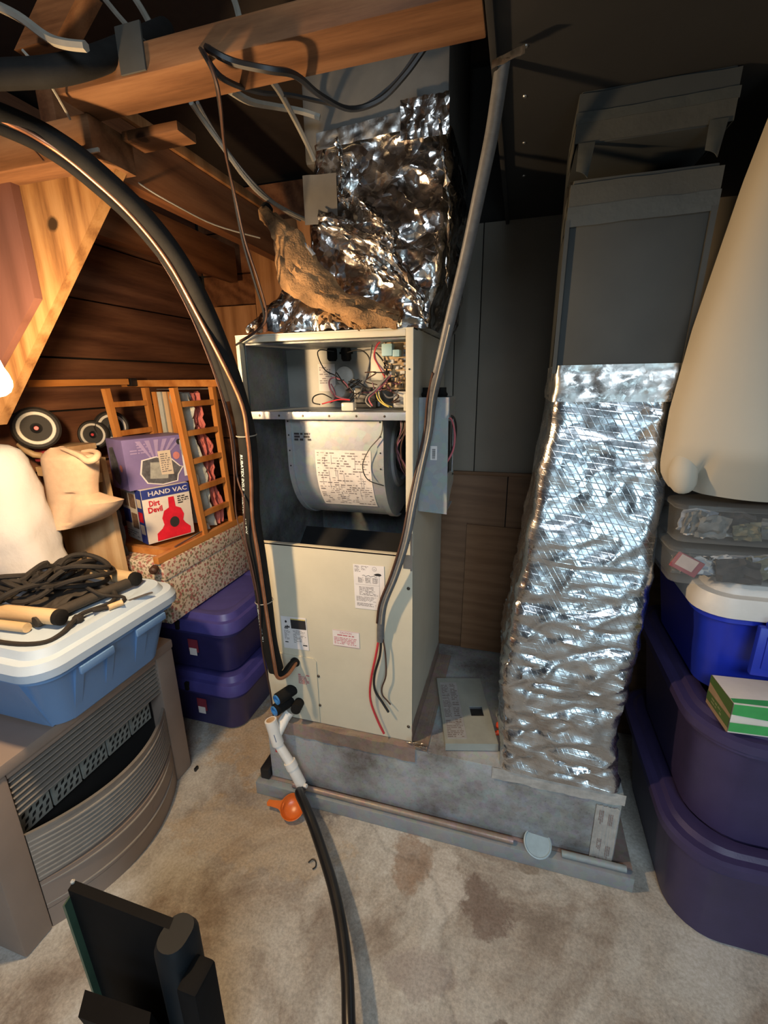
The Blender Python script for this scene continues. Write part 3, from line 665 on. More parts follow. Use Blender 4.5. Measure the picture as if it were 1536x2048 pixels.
for k, (zt, xo) in enumerate(((.212, .262), (.205, .284), (.12, .266), (.10, .288))): x_ = obj('tape_print', print_rows(B(), 0, .045, 0, .012, 3, (xo, .9948, zt), -Z_, X_, 40+k, .55, .9), tp_ink, bp); x_['kind'] = 'stuff'
R = random.Random(6)
for k in range(7):
    x, yv = R.uniform(-.24, -.19), R.uniform(.993, 1.02); obj('foil_scrap', B().grid(lambda u, v, x=x, yv=yv, k=k: (x+.018*u+bumpy((u, v, k), .006, 3), yv-.008*v, .276+.014*v+bumpy((u*3, v*3, k+9), .006, 2)), 4, 4, .0006), foil_t, bp)
pf = thing('platform', 'low dirty platform frame carrying the sheet metal plenum', 'platform', (-.18, 1.26, 0))
obj('front_rail', B().box(-.725, .358, .968, .992, 0, .046, .003), galv_rail, pf)
obj('deck', B().box(-.725, .358, .992, 1.545, .02, .046, .002), tape_d, pf)
obj('end_cleat', B().box(-.715, -.685, .985, 1.05, .047, .085, .004), black_plas, pf)
tag(obj('drain_pipe_length', B().tube([(-.60, .984, .0550), (-.25, .983, .0550), (.062, .982, .0550)], .0085, 12, 3), tape_d), 'grey dusty pipe lying on the platform ledge in front of the plenum', 'pipe')
tag(obj('drain_pipe_length', B().tube([(.185, .982, .0550), (.26, .983, .0550), (.34, .984, .0550)], .0085, 12, 3), galv_rail), 'short pale pipe stub at the right end of the platform ledge', 'pipe')
tag(obj('plastic_lid', B().lathe([(.034, -.006), (.036, -.004), (.036, .003), (.033, .004), (.031, .001), (.004, .0005)], (.124, .985, .066), (.08, -.50, .86), 28), cupblue), 'pale blue round plastic lid resting on the platform ledge', 'lid')

# ================================================================== ducts
def foil_loft(secs, nz, nper, amp, fsc, seed, r=.03, ring_amp=0):
    zs = [s[0] for s in secs]; rings = []
    for i in range(nz+1):
        z = zs[0]+(zs[-1]-zs[0])*i/nz
        k = max(j for j in range(len(zs)-1) if zs[j] <= z+1e-9); f = (z-zs[k])/(zs[k+1]-zs[k]); f = f*f*(3-2*f)
        x0, x1, y0, y1 = [secs[k][j]*(1-f)+secs[k+1][j]*f for j in range(1, 5)]
        base = rrect(x0, x1, y0, y1, min(r, (x1-x0)*.45), z, 6)
        # resample evenly
        per = [0]; n = len(base)
        for j in range(n): per.append(per[-1]+(base[(j+1) % n]-base[j]).length)
        out = []; j = 0
        for q_ in range(nper):
            d = per[-1]*q_/nper
            while per[j+1] < d: j += 1
            g = (d-per[j])/max(1e-9, per[j+1]-per[j]); p = base[j].lerp(base[(j+1) % n], g)
            nrm = Vector((p.x-(x0+x1)/2, p.y-(y0+y1)/2, 0)); 
            if abs(nrm.x)/(x1-x0) > abs(nrm.y)/(y1-y0): nrm = Vector((math.copysign(1, nrm.x), 0, 0))
            else: nrm = Vector((0, math.copysign(1, nrm.y), 0))
            e = min(1, min(i, nz-i)/3)
            h = bumpy(p, amp, fsc, seed)-abs(NZ.noise(Vector((p.x*fsc*1.4, p.y*fsc*1.4, p.z*fsc*2.2))+Vector((seed, 0, 0))))*amp*1.2
            h *= 1+.5*max(0, min(1, (.85-z)/.3)) if ring_amp else 1
            if ring_amp:
                w_ = .25+.75*max(0, min(1, (.95-z)/.3))
                h -= .007*w_*(1-abs(NZ.noise(Vector((p.x*6+p.z*2.5, p.y*6, p.z*21)))))**7
                h += .006*w_*(1-abs(NZ.noise(Vector((p.x*13-p.z*9, p.y*13+5, p.z*15)))))**8
            if ring_amp: h += ring_amp*math.sin(z*95+3*NZ.noise(p*14))*(.5+NZ.noise(p*6+Vector((4, 4, 4))))
            out.append(p+nrm*(h*e))
        rings.append(out)
    return B().ring(rings)
rd = thing('return_duct', 'silver foil wrapped return duct standing on the right end of the plenum', 'duct', (.16, 1.13, .272))
lo_secs = [(.2745, .012, .305, .990, 1.33), (.33, .008, .300, .990, 1.33), (.45, .002, .282, .985, 1.33), (.56, -.004, .290, .98, 1.32), (.72, .012, .298, .985, 1.31), (.88, .028, .300, .99, 1.30), (1.05, .045, .298, .992, 1.28), (1.18, .058, .292, .993, 1.26), (1.225, .062, .290, .994, 1.26)]
obj('foil_wrap', foil_loft(lo_secs, 150, 150, .0045, 9, 2, .03, .0012), foil_s, rd)
obj('foil_tape_band', foil_loft([(1.215, .061, .292, .991, 1.262), (1.25, .062, .291, .990, 1.262), (1.285, .063, .289, .991, 1.26)], 14, 140, .004, 14, 5, .012), foil_t, rd)
def ysh(z): return -.040*(z-1.25)/.46
for za, zb in ((1.24, 1.590), (1.640, 1.7115)): obj('metal_section', B().ring([rrect(.066, .286, 1.0+ysh(z), 1.255+ysh(z), .003, z, 2) for z in (za, zb)]), duct_grey, rd)
obj('corner_post', B().ring([rrect(.066, .074, 1.18+ysh(z), 1.255+ysh(z), .002, z, 1) for z in (1.589, 1.641)]), dark, rd)
for a, b_ in ((.284, .293), (.059, .066)): obj('seam_flange', B().ring([[(a, .994+ysh(z), z), (b_, .994+ysh(z), z), (b_, 1.0+ysh(z), z), (a, 1.0+ysh(z), z)] for z in (1.27, 1.53)]), duct_grey, rd)
tape_g = plain('grey_tape', (.062, .066, .061), .5, .1, var=.12, vscale=12, bmp=.4, bscale=40, bdist=.004)
tape_k = plain('olive_tape', (.060, .060, .052), .6, var=.15, vscale=12, bmp=.3, bscale=60, bdist=.003)
def band(z0, z1, grow, tilt, mat, seed):
    def fn(u, v):
        s = u*3
        if s < 1: x, yv = .066-grow, 1.12-(.12+grow)*s
        elif s < 2: x, yv = .066-grow+(.222+2*grow)*(s-1), 1.0-grow
        else: x, yv = .288+grow, 1.0-grow+(.12+grow)*(s-2)
        z = z0+(z1-z0)*v+tilt*(x-.066)+bumpy((u*6, v, seed), .002, 2, seed)
        return (x, yv+ysh(z), z)
    return obj('tape_band', B().grid(fn, 48, 5, .0012), mat, rd)
band(1.520, 1.550, .0055, .012, tape_g, 1); band(1.546, 1.583, .004, .008, tape_k, 2); band(1.640, 1.672, .004, .008, tape_k, 3); band(1.668, 1.682, .0055, .008, tape_g, 4); band(1.682, 1.708, .003, .0, duct_grey, 5)
obj('gap_shade_block', B().box(.070, .284, 1.12, 1.20, 1.588, 1.642), dark, rd)  # solid dark block standing in for the shade inside the duct's gap
for x, z in ((.068, 1.600), (.258, 1.606)): obj('tape_tab', B().grid(lambda u, v, x=x, z=z: (x+.026*u*(1-.3*v*u), .960-.004*math.sin(u*3)*v, z+.040*(1-v)-.012*u*v), 6, 6, .001), tape_g, rd)

sd = thing('supply_plenum', 'crumpled foil wrapped supply plenum rising from the air handler top', 'duct', (-.33, 1.25, 1.373))
sec = [(1.374, -.455, -.205, 1.068, 1.42), (1.40, -.475, -.196, 1.062, 1.42), (1.47, -.50, -.176, 1.062, 1.43), (1.58, -.505, -.165, 1.07, 1.44), (1.68, -.495, -.166, 1.085, 1.44), (1.765, -.485, -.170, 1.09, 1.44)]
obj('foil_wrap', foil_loft(sec, 110, 140, .017, 8, 7, .035), foil_m, sd)
obj('duct_upper', B().box(-.50, -.175, 1.10, 1.44, 1.73, 2.12, .01), plain('duct_upper_grey', (.11, .105, .095), .55, .2, var=.1), sd)
obj('tape_patch', B().grid(lambda u, v: (-.488+.075*u, 1.058+.010*u+bumpy((u, v, 1), .002, 3), 1.60+.095*v), 8, 8, .001), plain('patch_grey', (.115, .105, .092), .6), sd)
obj('foil_tape_band', B().grid(lambda u, v: (-.46+.2*u, 1.078+bumpy((u*3, v, 5), .004, 3), 1.745+.032*v+.012*u), 24, 5, .0012), foil_t, sd)
obj('foil_tape_band', B().grid(lambda u, v: (-.27+.10*u, 1.072+bumpy((u*3, v, 9), .006, 3), 1.735+.07*v), 14, 8, .0012), foil_m, sd)
# loose creased foil folds hanging off the wrap
for k, (pts, w) in enumerate(((((675, 290), (690, 340), (680, 385), (700, 400)), .03), (((640, 440), (720, 470), (790, 520), (850, 610)), .04), (((700, 500), (760, 540), (820, 585), (855, 640)), .03), (((720, 400), (760, 440), (790, 480)), .025), (((880, 250), (890, 330), (900, 420), (895, 560)), .03))):
    path = catmull([at(px, py, 1.052) for px, py in pts], 8)
    obj('foil_fold', B().grid(lambda u, v, path=path, k=k, w=w: path[min(int(u*(len(path)-1)), len(path)-1)]+Vector((bumpy((u*5, v*2, k), .008, 3), (-.012*math.sin(math.pi*v))+bumpy((u*6, v*5, k+4), .010, 3), w*(v-.5)+bumpy((u*4, k, v), .006, 3))), len(path)-1, 8, .001), foil_m, sd)
# lower foil lump at the left of the cabinet top
def lump(u, v):
    a = math.pi*v; x = -.655+.29*u; hgt = .118*math.sin(min(1, u*2.4+.12)*math.pi/2)*(1 if u < .45 else 1-.75*(u-.45)/.55)
    p = Vector((x+.02*math.sin(5*u), 1.15-.112*math.cos(a), 1.374+hgt*abs(math.sin(a))**.6))
    return p+Vector((bumpy(p, .012, 18, 3), bumpy(p, .018, 18, 4), abs(bumpy(p, .016, 22, 5))))
obj('foil_collar', B().grid(lump, 44, 30, .001), foil_m, sd)
up = catmull([at(*p) for p in ((540, 425, 1.10), (575, 455, 1.07), (610, 485, 1.05), (640, 535, 1.04), (690, 590, 1.03), (745, 612, 1.03), (800, 632, 1.04))], 6)
dn = catmull([at(*p) for p in ((527, 432, 1.10), (552, 470, 1.06), (560, 530, 1.03), (575, 580, 1.01), (640, 618, 1.0), (720, 645, 1.0), (795, 648, 1.02))], 6)
fl = obj('insulation_flap', B().grid(lambda u, v: up[round(u*(len(up)-1))].lerp(dn[round(u*(len(dn)-1))], v)+Vector((bumpy((u*4, v*2, 1), .004, 2), -.016*math.sin(v*math.pi)+bumpy((u*4, v*2, 2), .010, 2)+bumpy((u*14, v*5, 2), .006, 3), bumpy((u*4, v*2, 3), .007, 2)+bumpy((u*14, v*5, 3), .005, 3))), len(up)-1, 12, .010), fiberglass, sd)
obj('flap_foil_edge', B().tube([at(572, 468, 1.045), at(590, 478, 1.04), at(612, 490, 1.035), at(628, 510, 1.03)], (lambda s: (.004, .001)), 6, 4), silver_label, fl)
obj('black_mastic', B().lathe([(.004, 0), (.014, .008), (.016, .02), (.008, .03), (.002, .033)], at(533, 436, 1.11), (.3, -.4, .8), 10), rubber, fl)
obj('insulation_tuft', B().grid(lambda u, v: at(640+160*u, 652-22*v-10*math.sin(u*9), 1.03)+Vector((0, -.012*math.sin(v*3)+bumpy((u*9, v*3, 8), .012, 3), bumpy((u*9, v, 9), .008, 3))), 30, 6, .008), fiberglass, sd)
tag(obj('tape_scrap', B().grid(lambda u, v: Vector((-.068+.045*u, .80-.02*u, 1.692-.010*v+bumpy((u*2, v, 4), .003, 3))), 8, 4, .0008), foil_t), 'loose bit of foil tape at the corner of the dark soffit', 'tape')
# ================================================================== electrical box, cable, cover
jb = thing('junction_box', 'grey steel disconnect box mounted on the right side of the air handler', 'electrical box', (-.19, 1.12, .94))
obj('front_cover', B().prism([(-.227, 1.079, .942), (-.156, 1.079, .938), (-.158, 1.079, 1.222), (-.227, 1.079, 1.222)], (0, .003, 0)), galv('box_grey', (.33, .36, .37), amount=.15, metal=.3), jb)
b = B().box(-.2295, -.226, 1.0825, 1.20, .942, 1.222); obj('back_plate', b, MATS['box_grey'], jb)
obj('side_flange', B().prism([(-.1565, 1.082, .939), (-.1565, 1.15, .985), (-.1565, 1.19, 1.00), (-.1565, 1.19, 1.02), (-.1565, 1.13, 1.04), (-.1565, 1.082, 1.04)], (-.002, 0, 0)), MATS['box_grey'], jb)
obj('side_flange', B().prism([(-.1565, 1.082, 1.222), (-.1565, 1.19, 1.222), (-.1565, 1.19, 1.17), (-.1565, 1.082, 1.175)], (-.002, 0, 0)), MATS['box_grey'], jb)
obj('side_flange', B().box(-.1585, -.1565, 1.165, 1.19, 1.02, 1.17), MATS['box_grey'], jb)
obj('cover_top', B().box(-.226, -.1585, 1.082, 1.19, 1.219, 1.2218), MATS['box_grey'], jb); obj('cover_bottom', B().box(-.226, -.1585, 1.082, 1.19, .9415, .944), MATS['box_grey'], jb)
obj('breaker', B().box(-.222, -.165, 1.10, 1.18, 1.02, 1.16, .004), black_plas, jb)
for x in (-.218, -.180): obj('cable_clamp', B().lathe([(.012, 0), (.014, .006), (.010, .012), (.010, .022)], (x, 1.12, 1.222), (0, 0, 1), 14), rubber, jb)
bc = obj('barcode_label', slab_on(B(), 0, .016, 0, .034, (-.199, 1.0788, 1.074), X_, Z_, .0005), paper, jb)
b = B(); R = random.Random(2); z = .006
while z < .027: w = R.uniform(.0006, .0018); slab_on(b, .004, .012, z, z+w, (-.199, 1.0781, 1.074), X_, Z_, .0002); z += w+R.uniform(.0006, .0014)
slab_on(b, .004, .012, .003, .0042, (-.199, 1.0781, 1.074), X_, Z_, .0002); o_ = obj('barcode', b, ink, bc); o_['kind'] = 'stuff'
obj('pink_wire', B().tube([(-.164, 1.10, 1.175), (-.154, 1.11, 1.168), (-.148, 1.13, 1.13), (-.152, 1.13, 1.09), (-.166, 1.12, 1.06)], .0024, 6, 5), pink_m, jb)
obj('black_wire', B().tube([(-.164, 1.11, 1.178), (-.150, 1.12, 1.172), (-.146, 1.14, 1.14), (-.152, 1.14, 1.10), (-.166, 1.13, 1.07)], .0026, 6, 5), wire_black, jb)

pc = thing('power_cable', 'flat grey power cable hanging from the soffit across the junction box, ends stripped', 'cable', at(762, 1285, 1.0))
cp = [at(*p) for p in ((1006, 120, .84), (985, 260, .87), (960, 380, .90), (930, 520, .94), (898, 650, .97), (876, 745, .99), (864, 800, 1.03), (858, 860, 1.05), (843, 930, 1.04), (826, 1010, 1.005), (812, 1080, .99), (790, 1150, .995), (768, 1205, 1.0), (762, 1245, 1.005), (761, 1283, 1.01))]
obj('sheath', B().tube(cp, lambda s: (.0110 if s < .45 else .0100, .0065), 12, 5, flat=(1, .2, 0)), wire_grey, pc)
obj('sheath_ridge', B().tube([p+Vector((.003, -.0075, 0)) for p in cp[4:-1]], .0022, 6, 5), wire_white, pc)
obj('sheath_edge', B().tube([p+Vector((-.0095, -.005, 0)) for p in cp[5:-1]], .0032, 6, 5), wire_brown, pc)
def wp(pts, Y=1.008): return [at(x, yv, Y) for x, yv in pts]
obj('red_conductor', B().tube(wp([(758, 1275), (752, 1310), (742, 1360), (741, 1400), (755, 1440), (768, 1467)]), .0032, 8, 5), red_m, pc)
obj('black_conductor', B().tube(wp([(762, 1275), (760, 1310), (749, 1350), (750, 1380), (765, 1405), (777, 1424)]), .0034, 8, 5), wire_black, pc)
obj('ground_conductor', B().tube(wp([(766, 1278), (771, 1310), (772, 1350), (764, 1375), (765, 1390), (775, 1402), (781, 1409)]), .0020, 8, 5), wire_brown, pc)

cv = thing('disconnect_cover', 'loose grey box cover with silver label lying on the plenum', 'cover', (-.10, 1.17, .2755))
A_, C_ = Vector((-.134, 1.017, .2755)), Vector((-.203, 1.29, .2755)); D_ = Vector((.004, 1.053, .2755)); u = (D_-A_).normalized(); v = (Z_.cross(u)).normalized(); W_, H_ = .145, .285
cb = plain('cover_grey', (.33, .35, .32), .45, .15, var=.08)
o = A_
M4 = Matrix((( u.x, v.x, 0, o.x), (u.y, v.y, 0, o.y), (0, 0, 1, o.z), (0, 0, 0, 1)))
for a in ((0, W_, 0, .108), (0, .088, .108, .150), (.126, W_, .108, .150), (0, W_, .150, H_)):
    obj('plate', B().box(a[0], a[1], a[2], a[3], .020, .023, 0, M4), cb, cv)
for a in ((0, W_, 0, .003), (0, W_, H_-.003, H_), (0, .003, .003, H_-.003), (W_-.003, W_, .003, H_-.003)):
    obj('rim', B().box(a[0], a[1], a[2], a[3], 0, .020, 0, M4), cb, cv)
obj('knockout', B().box(.088, .126, .108, .150, .010, .012, 0, M4), dark, cv)
o2 = o+Z_*.0232
lb = obj('silver_label', slab_on(B(), .008, .062, .018, .262, o2, u, v, .0005), silver_label, cv); o3 = o2+Z_*.0008
b = print_rows(B(), .010, .034, .1, .25, 24, o3, u, v, 3, .5, 1); print_rows(b, .038, .060, .08, .255, 22, o3, u, v, 4, .5, .9); print_rows(b, .010, .06, .022, .09, 10, o3, u, v, 5, .5, 1); x_ = obj('fine_print', b, ink_grey, lb); x_['kind'] = 'stuff'
wn = plain('wirenut_red', (.75, .09, .04), .4)
for p, d, lab in (((-.008, 1.105, .2835), (.8, .5, .02), 'red wire nut nearer the grey cover on the plenum top'), ((.0, 1.132, .2835), (.2, .9, .03), 'red wire nut touching the foil duct base')):
    tag(obj('wire_nut', B().lathe([(.0035, 0), (.006, .006), (.0075, .016), (.0055, .016), (.005, .01)], p, d, 10), wn), lab, 'wire nut', 'red wire nuts on the plenum')

# ================================================================== refrigerant line set
ls = thing('line_set', 'black foam insulated refrigerant line with copper pipe arching down to the cabinet', 'pipe', at(560, 1350, .98))
main = [at(*p) for p in ((-330, 100, .52), (20, 235, .65), (130, 292, .69), (215, 360, .74), (290, 432, .79), (355, 515, .84), (405, 605, .88), (445, 700, .915), (475, 790, .935), (493, 870, .945), (500, 950, .95), (503, 1030, .952), (515, 1110, .955), (528, 1200, .958), (539, 1285, .962), (552, 1338, .968), (566, 1350, .978), (582, 1332, 1.0), (592, 1322, 1.02))]
MP = catmull(main[:16], 8)
def SR(s): return .0145+.0035*s/.45 if s < .45 else min(.0215, .018+.0035*(s-.45)/.15)
obj('foam_sleeve', B().tube(MP, SR, 16, 0), rubber, ls)
obj('suction_end', B().tube(main[14:], .012, 12, 5), rubber, ls)
obj('foam_sleeve', B().tube([p+Vector((-.018, -.004, -.012)) for p in main[:9]], .011, 12, 6), rubber, ls)
cpth = [p+Vector((-.013, -.0175, -.004)) for p in main[:7]]+[p+Vector((.016, -.021, 0)) for p in main[8:14]]+[at(549, 1330, .92), at(557, 1356, .93), at(575, 1350, .955), at(590, 1330, 1.0), at(593, 1322, 1.02)]
obj('copper_pipe', B().tube(cpth, .0046, 10, 6), copper, ls)
obj('control_wire', B().tube([p+Vector((-.034, -.004, -.006)) for p in main[3:11]]+[at(488, 1000, .92), at(490, 1070, .92), at(505, 1140, .925), at(518, 1210, .93), at(525, 1300, .945), at(540, 1380, .965), at(548, 1440, .99)], .0024, 6, 5), wire_brown, ls)
obj('control_wire', B().tube([p+Vector((-.036, -.012, .002)) for p in main[4:12]]+[at(492, 1100, .925), at(510, 1180, .93)], .0018, 6, 5), wire_white if False else wire_brown, ls)
for k in (9, 13):
    p = main[k]; t = (main[k+1]-main[k-1]).normalized(); obj('cable_tie', B().lathe([(.0235, -.0015), (.0245, 0), (.0235, .0015)], p+Vector((.002, -.003, 0)), t, 24, (False, False)), wire_white, ls)
# printing along the foam
def text_tube(b, body, s0, h, ang, bold=.02):
    vs, fs, w, hh = text_geo(body, bold); k = h/hh; out = []
    cum = [0]
    for i in range(len(MP)-1): cum.append(cum[-1]+(MP[i+1]-MP[i]).length)
    for x, yv in vs:
        s = s0+x*k
        i = max(j for j in range(len(cum)-1) if cum[j] <= s); f = (s-cum[i])/(cum[i+1]-cum[i]); p = MP[i].lerp(MP[i+1], f)
        t = (MP[min(i+2, len(MP)-1)]-MP[max(i-1, 0)]).normalized()
        side = (X_-t*t.dot(X_)).normalized(); fwd = side.cross(t).normalized()
        if fwd.y > 0: fwd = -fwd
        rr_ = SR(i/(len(MP)-1)); a = ang+(yv*k-h/2)/rr_
        out.append(p+(fwd*math.cos(a)+side*math.sin(a))*(rr_+.0004))
    b.raw(out, fs); return w*k
cum = [0]
for i in range(len(MP)-1): cum.append(cum[-1]+(MP[i+1]-MP[i]).length)
tot = cum[-1]
s9 = cum[9*8]+.045
ink_pale = plain('pale_ink', (.42, .50, .52), .6)
obj('printed_text', (lambda b: (text_tube(b, 'RUBATEX INSUL TUBE-180   3/4 IDX', s9, .0095, -.35), b)[1])(B()), ink_pale, ls)
obj('printed_text', (lambda b: (text_tube(b, 'RUBATEX INSUL TU', s9+.40, .0095, -.35), b)[1])(B()), ink_pale, ls)
obj('printed_text', (lambda b: (text_tube(b, 'RUBATEX INSUL TUBE-180', .16, .008, -.9), b)[1])(B()), ink_pale, ls)

# ================================================================== drain: PVC and hose, scoop
pv = thing('drain_assembly', 'white PVC drain tee and pipe standing before the plenum corner', 'pipe', at(600, 1575, .95))
t0, t1, t2, t3 = at(541, 1440, .955), at(556, 1487, .953), at(580, 1525, .95), at(602, 1568, .945)
obj('tee', B().tube([t0, t0.lerp(t1, .5), t1], .0178, 16, 0).tube([t0.lerp(t1, .75), at(577, 1425, 1.0)], .013, 14, 0), pvc, pv)
obj('tee_bore', B().lathe([(.0128, .0006), (.001, .0004)], t0, t0-t1, 16), wood_board, pv)
obj('branch_stub', B().tube([at(563, 1446, .985), at(580, 1422, 1.004)], .0155, 14, 0), pvc, pv)
obj('pipe', B().tube([t1, t2], .0138, 14, 0), pvc, pv)
obj('coupling', B().tube([t2-(t3-t2)*.05, t2.lerp(t3, .25)], .0182, 14, 0), pvc, pv)
obj('adapter', B().tube([t2.lerp(t3, .25), t3], .0162, 14, 0), pvc, pv)
obj('hose_clamp_tab', B().tube([t3+Vector((.0, -.002, .002)), t3+Vector((.022, -.006, .004))], .006, 6, 0), pvc, pv)
obj('pipe_print', B().tube([t0.lerp(t1, .45)+Vector((.009, -.0155, 0)), t0.lerp(t1, .75)+Vector((.009, -.0155, 0))], .0012, 6, 0), plain('blue_ink', (.16, .2, .3), .6), pv)
obj('red_mark', slab_on(B(), 0, .006, -.006, .006, t1.lerp(t2, .25)+Vector((-.012, -.0105, 0)), X_, Z_, .0008), red_m, pv)
tag(obj('drain_hose', B().tube([t3-(t3-t2)*.3, t3+Vector((.004, -.006, -.012)), (-.540, .915, .112), (-.500, .875, .118), (-.456, .832, .110), (-.404, .775, .105), (-.350, .711, .102), (-.304, .645, .10), (-.262, .570, .098), (-.231, .498, .095), (-.195, .415, .08), (-.17, .33, .045), (-.15, .24, .02), (-.15, .10, .0175)], .0135, 14, 6), hose_m), 'black rubber drain hose running forward over the concrete floor', 'hose')
sp = thing('measuring_scoop', 'orange plastic measuring scoop lying on the floor by the hose', 'scoop', (-.58, .935, 0))
c = Vector((-.578, .938, .0145)); ax = Vector((.12, -.45, .88)).normalized()
obj('bowl', B().lathe([(.004, 0), (.022, .001), (.030, .006), (.035, .024), (.037, .026), (.035, .027), (.028, .009), (.02, .004), (.003, .003)], c, ax, 26), orange_m, sp)
h0 = c+ax*.022; d = Vector((-1, .02, -.12)).normalized(); sd_ = d.cross(ax).normalized()
obj('handle', B().prism([h0+d*x+sd_*w for x, w in ((.030, .020), (.044, .011), (.070, .0085), (.084, .0085), (.088, 0), (.084, -.0085), (.070, -.0085), (.044, -.011), (.030, -.020))], ax*.0035), orange_m, sp)

# ================================================================== cables in the ceiling
def cable(name, lab, mat, r, pts, cat='cable', n=6):
    return tag(obj(name, B().tube([at(*p) for p in pts], r, n, 5), mat), lab, cat)
cable('ceiling_cable', 'thick black cable looping from the header beam down to the supply plenum', wire_black, .005, ((395, 75, .80), (420, 100, .675), (470, 125, .675), (540, 140, .68), (590, 150, .72), (640, 190, .85), (700, 218, .95), (760, 200, .98), (810, 150, .98), (850, 95, .98)))
cable('ceiling_cable', 'black cable dropping under the header beam toward the dark duct', wire_black, .004, ((400, 80, .78), (425, 135, .672), (460, 165, .70), (520, 185, .86), (580, 190, .92), (650, 205, .97), (720, 215, .99), (790, 165, 1.0), (835, 105, 1.0)))
cable('thermostat_wire', 'black wire pair hanging from the beam to the cabinet top corner', wire_black, .0028, ((388, 78, .78), (405, 105, .672), (428, 150, .665), (438, 200, .70), (448, 280, .82), (462, 360, .90), (485, 480, .94), (508, 560, .96), (528, 630, .99), (515, 660, 1.0), (472, 690, 1.005)), n=6)
cable('thermostat_wire', 'second thin brown wire twisted beside the black drop wire', wire_brown, .0024, ((392, 80, .78), (412, 110, .670), (432, 160, .664), (441, 210, .70), (450, 300, .82), (470, 390, .90), (490, 480, .935), (516, 560, .955), (533, 625, .985), (522, 655, .995), (480, 682, 1.0)))
cable('house_cable', 'white sheathed cable running down behind the header beam to the insulation', wire_white, .005, ((382, 205, .90), (410, 245, .95), (450, 300, 1.0), (490, 355, 1.05), (530, 395, 1.10), (590, 430, 1.2), (640, 450, 1.3)))
cable('house_cable', 'grey cable just behind the white one near the insulation', wire_grey, .004, ((395, 205, .95), (420, 250, 1.0), (460, 310, 1.05), (510, 370, 1.1), (560, 415, 1.2), (600, 440, 1.3)))
cable('house_cable', 'pale cable curving under the beam toward the foil plenum', wire_white, .0065, ((460, 180, .80), (500, 203, .88), (550, 213, .98), (600, 222, 1.05), (640, 235, 1.07)))
cable('house_cable', 'white cable falling beside the grey upper duct', wire_white, .0055, ((535, 150, .82), (560, 185, .90), (590, 240, 1.0), (615, 290, 1.06), (628, 320, 1.09)))
cable('house_cable', 'pale cable crossing the top left corner above the black pipe', wire_white, .006, ((-20, 5, .62), (40, 35, .62), (95, 75, .61), (130, 88, .6), (172, 93, .60)))
cable('house_cable', 'short white cable end lying on the header beam', wire_white, .007, ((205, 104, .70), (235, 100, .71), (268, 100, .72)))
cable('house_cable', 'dim cable rising steeply left of the beam crossing', wire_white, .005, ((195, -20, .9), (240, 35, .9), (292, 92, .88)))
cable('house_cable', 'cable rising steeply above the middle of the header beam', wire_white, .006, ((262, -15, .9), (285, 20, .9), (315, 75, .88)))
cable('house_cable', 'pale cable dropping onto the header beam near its middle', wire_white, .005, ((460, -20, .8), (472, 10, .78), (481, 45, .745)))
cable('bell_wire', 'thin brown wire sagging along the dark joist', wire_white, .002, ((235, 335, 1.0), (290, 375, 1.05), (350, 410, 1.1), (430, 450, 1.2), (520, 476, 1.3)))
cable('bell_wire', 'thin pale wire slanting past the beam ends at upper left', wire_white, .002, ((45, 100, .62), (80, 140, .63), (110, 185, .66), (140, 238, .70)))
cable('bell_wire', 'thin wire slanting across the plate beam face', wire_brown, .0016, ((-5, 208, .70), (30, 255, .71), (65, 295, .722), (88, 322, .728)))
tag(obj('vent_pipe', B().tube([at(-420, 150, .50), at(-60, 150, .58), at(30, 148, .6), at(110, 142, .62), at(190, 122, .66), at(260, 92, .74), at(330, 60, .85)], .017, 14, 5), rubber), 'black foam covered pipe running level in the top left corner', 'pipe')
tag(obj('nail_strip', B().box(-.80, -.71, .731, .7345, 1.640, 1.646), wire_white), 'thin white strip along the lower edge of the plate beam', 'strip')
# ================================================================== lamp at the left
lamp = thing('hanging_bulb', 'bare glowing light bulb hanging at the left edge', 'light bulb', (-.800, .548, 1.24))
BC = Vector((-.812, .548, 1.268))
obj('glass_bulb', B().lathe([(.001, -.024), (.010, -.022), (.018, -.016), (.022, -.008), (.023, 0), (.021, .010), (.016, .022), (.0125, .036), (.0125, .046)], BC, (0, 0, 1), 24), emis('bulb_glow', (1, .68, .37), 800), lamp)
obj('socket', B().lathe([(.014, .046), (.017, .05), (.017, .085), (.010, .095)], BC, (0, 0, 1), 18), black_plas, lamp)
obj('cord', B().tube([BC+Z_*.09, BC+Vector((-.005, .01, .25)), BC+Vector((-.01, .05, .5))], .003, 8, 5), wire_black, lamp)

